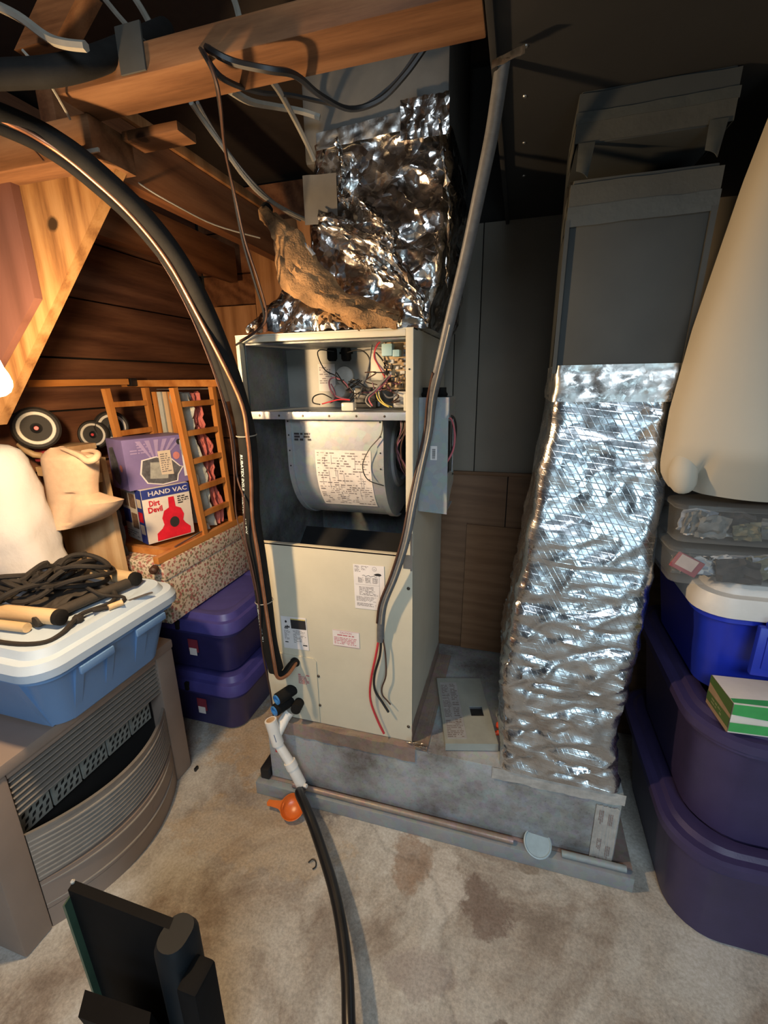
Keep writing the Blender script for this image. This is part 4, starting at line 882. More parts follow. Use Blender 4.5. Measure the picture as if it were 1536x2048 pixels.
# ================================================================== totes
def tote(name, lab, x0, x1, y0, y1, z0, h, taper, r, body_m, lid_m, group=None, lip=.022, lid=True, ribs=(), lidh=.03, crown=.006, cat='storage tote'):
    t = thing(name, lab, cat, ((x0+x1)/2, (y0+y1)/2, z0), group)
    def R_(g, z, rr=None): return rrect(x0-g, x1+g, y0-g, y1+g, rr or r+max(0, g*.6), z, 7)
    zt = z0+h
    top = zt-(lidh if lid else 0)
    obj('body', B().ring([R_(-taper-.008, z0), R_(-taper, z0+.008), R_(-.004, top-.035), R_(0, top-.028), R_(lip*.55, top-.026), R_(lip*.55, top-.004), R_(lip*.3, top)]), body_m, t, 26)
    if lid:
        obj('lid', B().ring([R_(lip*.5, top+.0005), R_(lip, top-.012), R_(lip, top+.006), R_(lip*.6, top+lidh*.55), R_(-.002, top+lidh*.6), R_(-.010, zt), R_(-.016, zt), R_(-.035, zt-.001), R_(-.045, zt-crown), R_(-.05, zt-crown)]), lid_m, t, 24)
    for (ax, pos, w) in ribs:
        b = B()
        if ax == 'x':   # rib on +X face at y=pos
            b.prism([(x1-taper-.004, pos-w*.5, z0+.004), (x1-taper-.004, pos+w*.5, z0+.004), (x1+lip*.3, pos+w*.62, top-.03), (x1+lip*.3, pos-w*.62, top-.03)], (-.02, 0, 0))
        else:
            b.prism([(pos-w*.5, y0+taper+.004, z0+.004), (pos+w*.5, y0+taper+.004, z0+.004), (pos+w*.62, y0-lip*.3, top-.03), (pos-w*.62, y0-lip*.3, top-.03)], (0, .02, 0))
        obj('rib', b, body_m, t)
    return t
tb_ = tote('storage_tote', 'light blue plastic tote with pale lid on top of the heater', -1.37, -.925, .572, .965, .497, .224, .035, .05, tote_blue, lid_blue, lip=.024, lidh=.04, ribs=(('x', .655, .018), ('x', .74, .018), ('x', .84, .03), ('y', -1.0, .02)))
for y0, y1, z in ((.64, .73, .622), (.80, .90, .622)): obj('latch_lug', B().box(-.908, -.899, y0, y1, z+.016, z+.036, .003), tote_blue, tb_)
for k, (z, lab) in enumerate(((.0, 'lower of two dark indigo totes on the floor behind the heater'), (.249, 'upper indigo tote, under the floral box'))):
    t = tote('storage_tote', lab, -1.44, -.895, 1.155, 1.545, z, .248, .03, .055, tote_ind, lid_ind, 'indigo totes stacked behind the heater', lip=.018, lidh=.05)
    s_ = obj('sticker', slab_on(B(), 0, .04, 0, .05, (-1.08, 1.150+.018-.008, z+.09), X_, Z_, .002), plain('sticker_red', (.22, .03, .05), .5), t)
    obj('barcode_patch', slab_on(B(), .006, .036, 0, .028, (-1.082, 1.150+.007, z+.078), X_, Z_, .001), paper, s_)
    obj('lid_latch', B().box(-1.10, -1.085, 1.130, 1.142, z+.19, z+.222, .003), rubber, t)
for z, lab in ((.0, 'lower dark purple tote on the floor at right'), (.302, 'upper dark purple tote, carrying the green and white box')):
    tote('storage_tote', lab, .395, .95, .872, 1.42, z, .300, .03, .10, tote_pur, tote_pur, 'purple totes stacked at right', lip=.020, lidh=.020, crown=.012)
br = tote('storage_tote', 'royal blue tote with white lid on the purple totes', .392, .95, .965, 1.35, .6035, .262, .025, .05, tote_roy, lid_white, lip=.02, lidh=.05)
lt = obj('latch', B().box(.470, .575, .930, .944, .694, .800, .004), tote_roy, br)
obj('latch_inset', B().box(.484, .57, .927, .930, .712, .782, .001), tote_roy, lt); obj('latch_hinge', B().tube([(.48, .930, .806), (.57, .930, .806)], .007, 10, 0), tote_roy, lt)
# green and white carton on the purple tote
def carton(name, lab, C, ang, w, d, h, mat, cat='box'):
    t = thing(name, lab, cat, C); a = math.radians(ang); u = Vector((math.cos(a), math.sin(a), 0)); v = Vector((-math.sin(a), math.cos(a), 0)); C = Vector(C)
    M4 = Matrix(((u.x, v.x, 0, C.x), (u.y, v.y, 0, C.y), (0, 0, 1, C.z), (0, 0, 0, 1)))
    bd = obj('carton', B().box(0, w, 0, d, 0, h, .0012, M4), mat, t)
    return t, bd, C, u, v
t, bd, C, u, v = carton('striped_carton', 'small white and green striped carton on the purple tote lid', (.425, .866, .6028), 4, .18, .088, .066, white_card)
f0 = C-v*.0012
for pts, m_ in (([(0, .044), (.18, .044), (.18, .065), (0, .065)], green_card), ([(0, .004), (.18, .004), (.18, .024), (0, .024)], green_card)): obj('stripe', poly_on(B(), pts, f0, u, Z_), m_, bd)
obj('stripe', poly_on(B(), [(0, .042), (.18, .028), (.18, .0445), (0, .0445)], f0-v*.0002, u, Z_), green_card, bd)
obj('stripe', poly_on(B(), [(0, .002), (.18, .002), (.18, .030), (0, .014)], C+Z_*.0668, u, v), green_card, bd)
l0 = C-u*.001
obj('end_flap', poly_on(B(), [(0.088, 0), (0, 0), (0, .066), (.088, .066)], l0, v, Z_), kraft, bd)
for pts in ([(.088, .050), (.0, .040), (.0, .066), (.088, .066)], [(.088, .010), (0, .010), (0, .032), (.088, .030)]): obj('end_print', poly_on(B(), pts, l0-u*.0006, v, Z_), green_dk, bd)
x_ = obj('end_lettering', print_rows(B(), 0, .046, 0, .014, 2, l0-u*.0012+v*.068+Z_*.014, -v, Z_, 61, .55, .9), plain('olive_ink', (.20, .24, .12), .6), bd); x_['kind'] = 'stuff'
x_ = obj('top_print', print_rows(B(), .10, .17, .012, .026, 3, C+Z_*.0672, u, v, 62, .35, .9), paper, bd); x_['kind'] = 'stuff'

# clear plastic storage cases on the white lid
def clear_case(name, lab, x0, x1, y0, y1, z0, h, seed):
    t = thing(name, lab, 'storage box', ((x0+x1)/2, (y0+y1)/2, z0))
    obj('body', B().ring([rrect(x0+.006, x1-.006, y0+.006, y1-.006, .02, z0+.001), rrect(x0, x1, y0, y1, .02, z0+h-.012)], (True, False)), clear_m, t)
    obj('lid', B().ring([rrect(x0-.004, x1+.004, y0-.004, y1+.004, .02, z0+h-.012), rrect(x0-.004, x1+.004, y0-.004, y1+.004, .02, z0+h-.003), rrect(x0+.002, x1-.002, y0+.002, y1-.002, .02, z0+h)]), clear_m, t)
    R = random.Random(seed)
    cols = [plain('packet_grey', (.12, .12, .11), .6, var=.4, vscale=50), plain('packet_white', (.55, .53, .50), .6, var=.2), plain('packet_olive', (.14, .13, .08), .7, var=.4, vscale=40), plain('packet_dark', (.035, .03, .028), .8, var=.5, vscale=60), plain('packet_bluegrey', (.26, .28, .31), .6, var=.3)]
    n = 22
    for k in range(n):
        x = x0+.012+(x1-x0-.10)*(k/(n-1))**1.5; w = R.uniform(.03, .08); yv = y0+.010+R.uniform(0, .03); a = R.uniform(-.35, .35); zc = z0+.016+R.uniform(0, .012)
        hh = (h-.03)*R.uniform(.6, 1.0)
        obj('packet', B().grid(lambda uu, vv, x=x, yv=yv, zc=zc, a=a, w=w, hh=hh, k=k: Vector((x+w*uu+a*.03*vv, yv+bumpy((uu*2, vv*2, k+seed), .012, 2), zc-.010+hh*vv*(1-.25*abs(uu-.5))+bumpy((uu*2+5, k, vv), .004, 2))), 8, 6, .003), R.choice(cols), t)
    return t
cc = clear_case('clear_case', 'clear plastic case of craft supplies on the white lid', .304, .90, .940, 1.25, .868, .080, 3)
clear_case('clear_case', 'upper clear plastic case of supplies, under the beige sheet', .304, .90, .945, 1.25, .9515, .080, 5)
rp = obj('red_packet', B().box(0, .052, 0, .006, 0, .034, .002, Matrix.Translation((.306, .950, .902)) @ Matrix.Rotation(.45, 4, 'Y')), plain('packet_red', (.28, .06, .07), .6), cc)
obj('packet_tag', B().box(.006, .040, -.0012, 0, .008, .032, 0, Matrix.Translation((.306, .950, .902)) @ Matrix.Rotation(.45, 4, 'Y')), plain('tag_pink', (.50, .38, .32), .6), rp)
# hanging beige sheet
def sheet(u, v):
    z = 1.055+.654*v; L0 = [(1.055, .300), (1.075, .284), (1.10, .279), (1.2, .281), (1.34, .297), (1.56, .336), (1.72, .372)]
    k = max(j for j in range(len(L0)-1) if L0[j][0] <= z); f = (z-L0[k][0])/(L0[k+1][0]-L0[k][0]); xl = (L0[k][1]*(1-f)+L0[k+1][1]*f)*.965
    xr = .95; a = math.pi*u
    w = (xr-xl)/2; x = (xl+xr)/2-w*math.copysign(abs(math.cos(a))**.55, math.cos(a)); dep = .10*(.35+.65*min(1, v*8))
    yv = .978-dep*abs(math.sin(a))**.5
    yv += .018*math.sin(x*16+z*4.5)*math.sin(a)
    cl = math.exp(-((x-.322)/.008)**2)*max(0, 1-(z-1.05)/.09); yv += .03*cl; 
    low = .012*math.sin((x-.3)*9)*max(0, 1-v*6)
    return Vector((x, yv, z-low))
b = B().grid(sheet, 90, 50); 
bs = thing('hanging_sheet', 'beige cloth sheet hanging down at the right edge over the clear cases', 'sheet', (.6, 1.0, 1.05))
obj('front_drape', b, sheet_m, bs)
obj('back_drape', B().grid(lambda u, v: Vector((sheet(0, v).x+.004+(.94-sheet(0, v).x)*u, (.980 if u < .1 else .980+.04*math.sin((u-.1)*3.4)), 1.055+.654*v)), 20, 20, .002), sheet_m, bs)
obj('hem_fold', B().tube([at(1372, 885, .95), at(1370, 905, .94), at(1368, 925, .932), at(1366, 945, .93), at(1366, 966, .935), at(1367, 974, .94)], lambda s: [.006, .012, .018, .022, .016, .004][min(5, int(s*5+.5))] if s in (0, 1) else .006+.017*math.sin(min(1, s*1.02)*math.pi*.78), 14, 5), sheet_m, bs)

# ================================================================== left group: heater
HX, HY0, HY1, HZ = -1.0, .442, 1.005, .495
ht = thing('gas_heater', 'taupe metal gas heater with louvred grille and bowed front guard', 'heater', (-1.16, .72, 0))
obj('cabinet', B().box(-1.33, -1.062, HY0+.01, HY1-.01, .02, HZ-.03, .004), taupe, ht)
obj('top', B().box(-1.335, HX+.004, HY0, HY1, HZ-.03, HZ, .006), taupe, ht)
for a, b_ in ((HY0, .508), (.937, HY1)): obj('pillar', B().box(-1.34, HX, a, b_, 0, HZ-.03, .008), taupe, ht)
obj('top_fascia', B().box(-1.045, HX-.004, .508, .937, .448, HZ-.0305, .003), taupe, ht)
for k in range(7):
    z = .345+k*.0150
    obj('louvre', B().prism([(-1.040, .509, z+.012), (-1.016, .509, z+.0095), (-1.004, .509, z+.0055), (-1.003, .509, z+.0035), (-1.008, .509, z+.0015), (-1.040, .509, z+.006)], (0, .427, 0)), taupe_l, ht)
obj('firebox', B().box(-1.061, -1.050, .51, .935, .07, .455), dark, ht)
for k in range(5):
    y0 = .522+k*.080
    pq = obj('ceramic_plaque', B().box(-1.049, -1.038, y0, y0+.074, .262, .336), ceramic, ht)
    b = B()
    for i in range(4):
        for j in range(4):
            yy, z_ = y0+.007+i*.0165+(.005 if j % 2 else 0), .268+j*.0165
            b.prism([(-1.0378, yy, z_), (-1.0378, yy+.008, z_+.004), (-1.0378, yy+.0095, z_+.0125), (-1.0378, yy+.0015, z_+.0085)], (.0006, 0, 0))
    x_ = obj('slot_pattern', b, dark, pq); x_['kind'] = 'stuff'
def bowx(yv, amt): s = (yv-.7225)/.215; return HX-.004+amt*(1-s*s)
def bow(b, z0, z1, amt0, amt1, th=.006, n=28, sag=0):
    r = []
    for i in range(n+1):
        yv = .509+.427*i/n; xa, xb = bowx(yv, amt0), bowx(yv, amt1)
        r.append([(xa, yv, z0), (xb, yv, z1), (xb-th, yv, z1), (xa-th, yv, z0)])
    return b.ring(r)
obj('guard_panel', bow(B(), .150, .285, .070, .076), taupe_l, ht)
obj('guard_lip', bow(B(), .284, .290, .078, .079, .009), taupe_l, ht)
for k in range(9):
    z = .158+k*.0135; obj('guard_rib', bow(B(), z, z+.0035, .0765+.0006*k, .0765+.0006*k, .006), ridge_m, ht)
obj('base_skirt', bow(B(), .060, .146, .078, .080, .03), taupe, ht)
obj('skirt_bead', bow(B(), .132, .135, .0845, .0845, .006), ridge_m, ht); obj('skirt_bead', bow(B(), .072, .0745, .0835, .0835, .005), ridge_m, ht)
obj('plinth', bow(B(), .0, .058, .073, .077, .04), taupe, ht)
nm = obj('name_plate', slab_on(B(), 0, .05, 0, .014, (bowx(.79, .0825)+.0005, .77, .092), (Vector((bowx(.82, .08), .82, 0))-Vector((bowx(.77, .08), .77, 0))).normalized(), Z_, .001), taupe, ht)

# hammock bundle on the blue lid
hb = thing('folded_hammock', 'folded black sling hammock with wooden bars and tangled rope on the blue lid', 'hammock', (-1.12, .78, .716))
LZ = .7165
for (p0, p1) in (((-1.36, .655, LZ+.024), (-1.005, .690, LZ+.024)), ((-1.165, .917, LZ+.026), (-.998, .908, LZ+.026))):
    bo = obj('spreader_bar', B().cyl(p0, p1, .0185, 20), bar_wood, hb); d = (Vector(p1)-Vector(p0)).normalized()
    obj('end_cap', B().lathe([(.0188, -.001), (.0188, .012), (.016, .014)], p1, d, 20), rubber, bo)
obj('lower_bar', B().tube([(-1.36, .625, LZ+.012), (-1.05, .650, LZ+.012)], .0115, 14, 0), bar_wood, hb)
obj('sling', B().grid(lambda u, v: Vector((-1.160+.11*u+.03*v*u, .705+.175*v, LZ+.006+.024*math.sin(math.pi*v)+.012*abs(math.sin(u*5+v*2))+bumpy((u*4, v*4, 3), .006, 2))), 30, 24, .004), black_mesh, hb)
obj('rolled_edge', B().tube([(-1.045, .665, LZ+.018), (-1.03, .75, LZ+.02), (-1.01, .84, LZ+.022), (-1.0, .905, LZ+.02)], .013, 10, 5), black_mesh, hb)
R = random.Random(5)
for k in range(13):
    cx, cy = -1.15+R.uniform(-.09, .08), .775+R.uniform(-.05, .07); ra, rb = R.uniform(.025, .125), R.uniform(.03, .08); a0 = R.uniform(0, 6); ti = R.uniform(-.5, .5); pts = []
    for i in range(15):
        a = a0+i*.46; x = ra*math.cos(a); yv = rb*math.sin(a); pts.append((cx+x*math.cos(ti)-yv*math.sin(ti), cy+x*math.sin(ti)+yv*math.cos(ti), LZ+.050+.0032*k+.014*math.sin(a*1.7+k)))
    pts = [(max(x, -1.165) if yv > .725 else x, yv, z) for x, yv, z in pts]
    obj('rope_loop', B().tube(pts, .0065, 7, 3), rope_m, hb)
obj('rope_end', B().tube([(-1.07, .82, LZ+.05), (-1.0, .84, LZ+.02), (-.965, .80, LZ+.012), (-.985, .74, LZ+.012), (-.975, .70, LZ+.010), (-.955, .655, LZ+.008), (-.965, .615, LZ+.007), (-1.05, .595, LZ+.007), (-1.2, .60, LZ+.01)], .0058, 7, 5), rope_m, hb)
obj('rope_end', B().tube([(-1.05, .80, LZ+.05), (-.99, .80, LZ+.03), (-.955, .83, LZ+.012), (-.945, .79, LZ+.010), (-.97, .75, LZ+.014)], .0045, 7, 5), rope_m, hb)
obj('knot', B().lathe([(.002, 0), (.010, .006), (.013, .014), (.009, .022), (.003, .026)], (-.985, .705, LZ+.004), (.3, .8, .2), 10), rope_m, hb)
obj('rope_tip', B().tube([(-.948, .775, LZ+.012), (-.935, .805, LZ+.013)], .008, 10, 0), bar_wood, hb)
obj('metal_hook', B().tube([(-.945, .83, LZ+.004), (-.925, .88, LZ+.004), (-.918, .885, LZ+.004), (-.922, .875, LZ+.004), (-.94, .83, LZ+.004)], .0022, 6, 3), steel, hb)
obj('rope_tag', B().box(-1.065, -1.055, .80, .83, LZ+.062, .064+LZ, .0005, None), paper, hb)

# pillow
def pil(u, v):
    a = u*2*math.pi; e = lambda w, p: math.copysign(abs(w)**p, w)
    z = .735+.385*v; tab = [(.735, -1.175, .07), (.78, -1.172, .095), (.83, -1.19, .10), (.96, -1.225, .095), (1.04, -1.243, .08), (1.095, -1.262, .06), (1.121, -1.29, .03)]
    k = max(j for j in range(len(tab)-1) if tab[j][0] <= z); f = (z-tab[k][0])/(tab[k+1][0]-tab[k][0]); xr = tab[k][1]*(1-f)+tab[k+1][1]*f; dp = tab[k][2]*(1-f)+tab[k+1][2]*f
    g = 1 if 0 < v < 1 else .3
    xl = -1.488; p = Vector(((xl+xr)/2+(xr-xl)/2*e(math.cos(a), .8)*g, .838+dp*e(math.sin(a), .8)*g, z))
    fold = .007*math.sin(p.z*34+p.x*22+2*NZ.noise(p*7))*max(0, -math.sin(a))
    return p+Vector((bumpy(p, .010, 8, 1), bumpy(p, .016, 8, 2)+fold, bumpy(p, .006, 8, 3)))
b = B().grid(pil, 48, 30); bmesh.ops.remove_doubles(b.bm, verts=b.bm.verts[:], dist=.0006)
tag(obj('pillow', b, pillow_m), 'plump white pillow behind the rope bundle at left edge', 'pillow')

# leaning plank with cleat, felt hat
lb_ = thing('leaning_board', 'pale varnished wooden board with a cleat leaning behind the blue tote', 'board', (-1.27, 1.02, .5))
def brd(x, z): f = (z-.5)/.55; return Vector((x-.085*f, 1.015+.012*f, z))
obj('board', B().prism([brd(-1.355, .5), brd(-1.145, .5), brd(-1.085, 1.055), brd(-1.315, 1.06)], (0, .018, 0)), wood_board, lb_)
obj('cleat', B().prism([brd(-1.335, .995), brd(-1.10, .985), brd(-1.095, 1.012), brd(-1.335, 1.022)], (0, -.014, 0)), wood_board, lb_)
HT = [(893, 114, 124), (900, 103, 140), (908, 96, 190), (920, 95, 197), (945, 100, 197), (970, 105, 195), (985, 107, 196), (992, 108, 214), (1000, 108, 243), (1010, 109, 238), (1020, 110, 229), (1032, 111, 214), (1040, 118, 198), (1046, 145, 183)]
def hatf(u, v):   # soft felt hat hung by its crown
    yy = 893+153*v; k = max(j for j in range(len(HT)-1) if HT[j][0] <= yy+1e-6); f = (yy-HT[k][0])/(HT[k+1][0]-HT[k][0])
    xl, xr = [HT[k][i]*(1-f)+HT[k+1][i]*f for i in (1, 2)]
    a = u*2*math.pi; br = max(0, (v-.6)/.4); c = .5-.5*math.cos(a)
    px = xl+(xr-xl)*c; dep = .050+.03*br
    p = at(px, yy, .955)
    side = 1 if math.sin(a) >= 0 else -1
    fr_ = abs(math.sin(a))**.7*dep*(1-.5*max(0, .12-v)/.12)
    return p+Vector((0, (-fr_ if side > 0 else fr_*.35)+.02*br*c+.010*math.exp(-((px-168)/10)**2)*(1 if .55 < v < .95 else 0), 0))
hat = thing('felt_hat', 'soft beige felt hat with upturned brim hung on the leaning board', 'hat', (-1.21, .95, .87))
obj('crown', B().grid(hatf, 64, 40), felt, hat)
obj('crown_roll', B().tube([at(*p) for p in ((122, 897, .93), (140, 903, .918), (160, 912, .91), (176, 922, .905), (190, 918, .91), (196, 908, .93), (185, 902, .95), (165, 903, .955))], lambda s: .004+.005*math.sin(s*3.1), 10, 6), felt, hat)

# toy wagon with wheels behind
tw = thing('toy_stroller', 'toy stroller frame with black white-ringed wheels behind the board', 'toy stroller', (-1.36, 1.15, .8))
def wheel(c, d, r):
    w = obj('wheel', B().lathe([(r*.62, -.010), (r*.9, -.013), (r, -.006), (r, .006), (r*.9, .013), (r*.62, .010)], c, d, 32), tire, tw)
    obj('white_ring', B().lathe([(r*.62, .0095), (r*.64, .0125), (r*.76, .0128), (r*.78, .0118)], c, d, 32, (False, False)), ring_w, w)
    obj('hub', B().lathe([(r*.6, .006), (r*.3, .009), (r*.16, .012), (r*.1, .016)], c, d, 24), black_plas, w)
    obj('hub_cap', B().lathe([(r*.12, .014), (r*.09, .018)], c, d, 10), red_m, w)
wheel((-1.385, 1.02, 1.140), (.78, -.60, .05), .062)
wheel((-1.385, 1.285, 1.118), (.80, -.58, .05), .056)
wheel((-1.42, 1.24, 1.095), (.5, -.85, .1), .05)
obj('axle', B().tube([(-1.46, 1.05, 1.14), (-1.385, 1.02, 1.14)], .005, 8, 0), steel, tw)
obj('frame_bar', B().tube([(-1.47, 1.02, 1.09), (-1.42, 1.05, 1.05), (-1.43, 1.30, 1.06)], .010, 10, 4), tan_m, tw)
obj('red_footrest', B().box(-1.46, -1.37, 1.045, 1.10, 1.03, 1.07, .008), plain('toy_red', (.35, .04, .05), .5), tw)
obj('tray', B().box(-1.46, -1.36, 1.055, 1.19, 1.055, 1.075, .004), wood_board, tw)

# floral box and wooden doll crib
fb = thing('floral_box', 'cream box covered in small floral print paper on the indigo totes', 'box', (-1.24, 1.31, .498))
obj('box_body', B().box(-1.445, -1.055, 1.075, 1.545, .4985, .705, .002), floral_m, fb)
obj('box_lid', B().box(-1.449, -1.051, 1.071, 1.549, .655, .7145, .003), floral_m, fb)
cr = thing('doll_crib', 'varnished wooden doll crib with ladder sides standing on the floral box', 'doll crib', (-1.23, 1.3, .715))
def bar(name, a, b_, w, d, mat, parent=cr, ref=None):
    a = Vector(a); b_ = Vector(b_); t = (b_-a).normalized(); rf = Vector(ref) if ref else (X_ if abs(t.x) < .9 else Y_); u = (rf-t*t.dot(rf)).normalized(); v = t.cross(u)
    return obj(name, B().ring([[p+u*(sx*w/2)+v*(sy*d/2) for sx, sy in ((-1, -1), (1, -1), (1, 1), (-1, 1))] for p in (a, b_)]), mat, parent)
bar('base_rail', (-1.065, 1.062, .727), (-1.065, 1.535, .727), .020, .022, wood_toyx); bar('base_rail', (-1.42, 1.062+.085, .727), (-1.077, 1.135, .727), .020, .022, wood_toyx)
bar('base_rail', (-1.42, 1.16, .727), (-1.42, 1.53, .727), .020, .022, wood_toyx)
obj('base_board', B().box(-1.41, -1.077, 1.15, 1.52, .716, .722), wood_toyx, cr)
obj('foot_peg', B().lathe([(.008, 0), (.012, .004), (.013, .022), (.008, .028)], (-1.065, 1.058, .708), (.25, -.9, -.2), 12), wire_brown, cr)
def lad(x, yb0, yt0, yb1, yt1, z0, z1, n):
    bar('post', (x, yb0, z0), (x, yt0, z1), .018, .020, wood_toy); bar('post', (x, yb1, z0), (x, yt1, z1), .018, .020, wood_toy)
    for k in range(n):
        f = (k+.75)/(n+.3); z = z0+(z1-z0)*f; bar('rung', (x, yb0+(yt0-yb0)*f+.008, z), (x, yb1+(yt1-yb1)*f-.008, z), .014, .018, wood_toy)
lad(-1.066, 1.300, 1.246, 1.470, 1.442, .7385, 1.25, 5)
lad(-1.315, 1.270, 1.222, 1.42, 1.392, .7385, 1.25, 5)
bar('top_rail', (-1.475, 1.455, 1.266), (-1.02, 1.455, 1.262), .018, .024, wood_toyx); bar('top_rail', (-1.40, 1.03, 1.268), (-1.40, 1.40, 1.272), .018, .020, wood_toyx)
obj('hinge_block', B().box(-1.418, -1.395, 1.415, 1.445, 1.255, 1.285, .003), black_plas, cr)
bar('metal_rod', (-1.066, 1.15, .742), (-1.066, 1.30, .752), .004, .004, steel); bar('metal_rod', (-1.32, 1.455, 1.243), (-1.06, 1.455, 1.243), .004, .004, steel)
for k, x in enumerate((-1.285, -1.262, -1.238, -1.215, -1.192)):
    obj('slat', B().prism([(x, 1.40, .74), (x+.017, 1.40, .74), (x+.019, 1.385, 1.235), (x+.002, 1.385, 1.235)], (0, .01, 0)), [wood_toy, mint, wood_board][k % 3], cr)
def cloth(y0, y1, z0, z1, xx, seed): return lambda u, v: Vector((xx+.012*math.sin(u*9+v*3)+bumpy((u*3, v*6, seed), .014, 2), y0+(y1-y0)*u-.05*v*.0+(-.045)*v+.008*math.sin(v*14+seed), z0+(z1-z0)*v))
tag(obj('folded_quilt', B().grid(cloth(1.322, 1.402, .742, 1.23, -1.092, 2), 14, 40, .012), mint), 'pale mint quilt folded upright inside the doll crib', 'quilt')
tag(obj('crib_cushion', B().grid(cloth(1.408, 1.448, .742, 1.23, -1.092, 6), 10, 40, .012), pinkc), 'coral pink cushion pad standing beside the mint quilt', 'cushion')

# printed boxes in the crib
def bx(name, lab, C, ang, w, d, h, mat): return carton(name, lab, C, ang, w, d, h, mat)
t, bd, C, u, v = bx('vacuum_box', 'white and red hand vacuum box on the crib base, under the purple box', (-1.172, 1.152, .7395), 68, .165, .155, .187, white_card)
f0 = C-v*.0014; fz = lambda x, z: f0+u*x+Z_*z
obj('blue_banner', poly_on(B(), [(0, .155), (.165, .155), (.165, .187), (0, .187)], f0, u, Z_), navy_card, bd)
obj('lettering', text_on(B(), 'HAND VAC', fz(.022, .163)-v*.0006, u, Z_, .135, .016, .015), paper, bd)
for s_, x, z in (('Dirt', .020, .128), ('Devil', .014, .106)): obj('lettering', text_on(B(), s_, fz(x, z)-v*.0006, u, Z_, .048 if s_ == 'Devil' else .036, .020, .03), vac_red, bd)
body = [(.030, .004), (.150, .004), (.152, .028), (.135, .046), (.128, .058), (.134, .078), (.126, .102), (.108, .112), (.106, .148), (.086, .148), (.084, .112), (.066, .104), (.056, .080), (.060, .056), (.052, .044), (.032, .030)]
pv_ = obj('printed_vacuum', poly_on(B(), body, f0-v*.0005, u, Z_), vac_red, bd)
obj('printed_intake', poly_on(B(), [(.097+.017*math.cos(a), .058+.019*math.sin(a)) for a in (2*math.pi*k/20 for k in range(20))], f0-v*.0010, u, Z_), ink, pv_)
obj('fine_print', print_rows(B(), .118, .160, .118, .148, 4, f0-v*.0005, u, Z_, 3, .5, .7), ink, bd)
e0 = C-u*.0014+v*.155; w_ = -v                      # left end face, read left to right
obj('blue_stripe', poly_on(B(), [(.112, 0), (.155, 0), (.155, .187), (.112, .187)], e0, w_, Z_), navy_card, bd)
for k, (x, z, ww, hh, m_) in enumerate(((.062, .118, .042, .05, photo_brown), (.062, .045, .042, .055, photo_brown), (.118, .125, .030, .030, cream_card), (.118, .075, .030, .035, vac_red), (.118, .032, .030, .034, cream_card), (.004, .06, .052, .05, navy_card), (.008, .12, .045, .05, photo_brown))):
    obj('printed_photo', poly_on(B(), [(x, z), (x+ww, z), (x+ww, z+hh), (x, z+hh)], e0-u*.0006, w_, Z_), m_, bd)
obj('fine_print', print_rows(B(), .008, .10, .01, .035, 3, e0-u*.0006, w_, Z_, 6, .4, .8), ink_grey, bd)
t, bd, C, u, v = bx('camera_box', 'purple printed electronics box stacked on the vacuum box', (-1.198, 1.136, .9270), 68, .215, .120, .165, purple_card)
f0 = C-v*.0014; e0 = C-u*.0014+v*.120; w_ = -v
R = random.Random(9)
for k in range(6): 
    x = .02+k*.03; obj('ray_stripe', poly_on(B(), [(.10, .07), (x+.02, .157), (x+.036, .157)], f0, u, Z_), purple_card2, bd)
dev = [(.045, .05), (.062, .018), (.11, .006), (.16, .010), (.165, .030), (.185, .055), (.175, .058), (.150, .085), (.10, .098), (.055, .092)]
obj('device_outline', poly_on(B(), [((x-.11)*1.08+.11, (z-.05)*1.08+.05) for x, z in dev], f0-v*.0005, u, Z_), paper, bd)
dv = obj('printed_device', poly_on(B(), dev, f0-v*.0010, u, Z_), dev_grey, bd)
obj('device_screen', poly_on(B(), [(.07, .03), (.13, .022), (.14, .078), (.078, .084)], f0-v*.0014, u, Z_), ceramic, dv)
pl_ = obj('paper_label', poly_on(B(), [(.110, .038), (.152, .034), (.150, .118), (.106, .118)], f0-v*.0018, u, Z_), cream_card, bd); obj('fine_print', print_rows(B(), .113, .148, .044, .11, 9, f0-v*.0022, u, Z_, 13, .45, .8), ink_grey, pl_)
obj('orange_seal', poly_on(B(), [(.170+.012*math.cos(a), .096+.013*math.sin(a)) for a in (2*math.pi*k/18 for k in range(18))], f0-v*.0006, u, Z_), plain('seal_orange', (.55, .20, .18), .5), bd)
obj('black_seal', poly_on(B(), [(.186+.010*math.cos(a), .142+.010*math.sin(a)) for a in (2*math.pi*k/18 for k in range(18))], f0-v*.0006, u, Z_), ink, bd)
obj('pale_print', print_rows(B(), .02, .095, .115, .15, 4, f0-v*.0006, u, Z_, 17, .45, .9), purple_card2, bd); obj('side_bar', poly_on(B(), [(.190, .02), (.205, .02), (.205, .13), (.190, .13)], f0-v*.0006, u, Z_), paper, bd)
obj('printed_device', poly_on(B(), [(.028, .03), (.06, .012), (.075, .03), (.07, .09), (.05, .14), (.02, .135), (.014, .08)], e0-u*.0006, w_, Z_), dev_grey, bd)
obj('orange_seal', poly_on(B(), [(.090+.010*math.cos(a), .072+.012*math.sin(a)) for a in (2*math.pi*k/18 for k in range(18))], e0-u*.0006, w_, Z_), MATS['seal_orange'], bd)
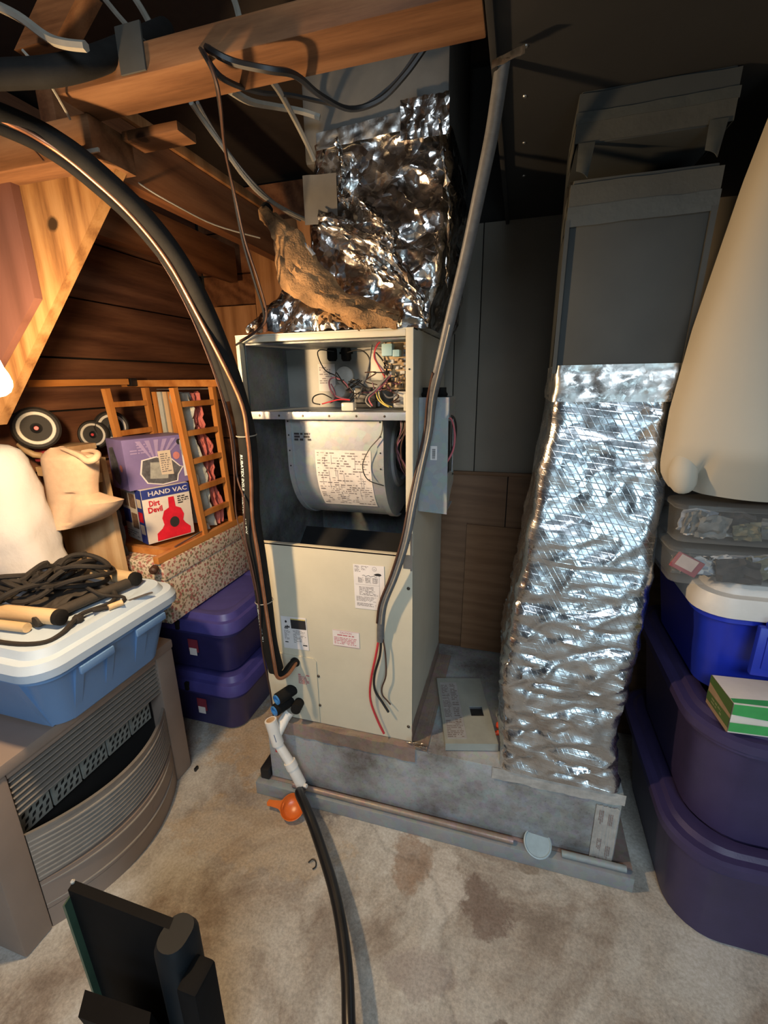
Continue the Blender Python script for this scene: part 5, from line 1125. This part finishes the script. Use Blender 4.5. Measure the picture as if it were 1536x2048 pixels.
tag(obj('denim_bag', B().grid(lambda u, v: Vector((-1.42+.20*u, 1.088+.008*math.sin(u*3)+bumpy((u*3, v*3, 1), .008, 2), .7165+.15*v)), 16, 24, .018), plain('dark_denim', (.045, .06, .08), .9, var=.3, vscale=50, bmp=.4)), 'dark denim bag squeezed between the board and the vacuum box', 'bag')
# loose brown sheet leaning on the back wall
tag(obj('hardboard_sheet', B().prism([(-.155, 1.535, .274), (.09, 1.535, .274), (.09, 1.545, .762), (-.150, 1.545, .768)], (0, .006, 0)), hardboard2), 'loose brown hardboard sheet leaning on the wall behind the plenum', 'board')

# ================================================================== foreground black case
fc = thing('black_case', 'black plastic case with rounded ridge standing in the near left corner', 'case', (-.56, .40, 0))
a0, a1 = Vector((-.716, .412, 0)), Vector((-.505, .412, 0))
obj('panel', B().prism([(-.700, .412, .0), (-.50, .412, 0), (-.50, .412, .400), (-.716, .412, .402)], (.004, -.016, 0)), case_black, fc)
obj('rear_panel', B().prism([(-.66, .39, .0), (-.50, .39, 0), (-.50, .34, .30), (-.64, .34, .28)], (.02, -.03, 0)), case_black, fc)
obj('side_strip', B().prism([(-.7045, .413, .0), (-.7002, .413, 0), (-.7162, .413, .385), (-.7225, .413, .380)], (.008, -.030, 0)), fg_green, fc)
obj('ridge', B().ring([rrect(-.512, -.452, .36, .43, .028, z) for z in (0, .385)]+[rrect(-.506, -.458, .366, .424, .022, .400)]), fg_blue, fc)
obj('step_flange', B().box(-.4515, -.415, .35, .400, 0, .362, .006), case_black, fc)
obj('corner_tab', B().lathe([(.003, 0), (.004, .005), (.0015, .008)], (-.714, .408, .401), (0, 0, 1), 8), white_plas, fc)
tag(obj('wire_scrap', B().tube([(-.470, .812, .004), (-.462, .822, .006), (-.452, .820, .005), (-.446, .808, .004), (-.452, .800, .003)], .0018, 6, 5), wire_black), 'small curl of black wire on the floor beside the hose', 'wire')
tag(obj('nail_clip', B().box(-.975, -.968, .985, 1.0, .0, .012, .001), black_plas), 'tiny black clip on the floor beside the heater foot', 'clip')
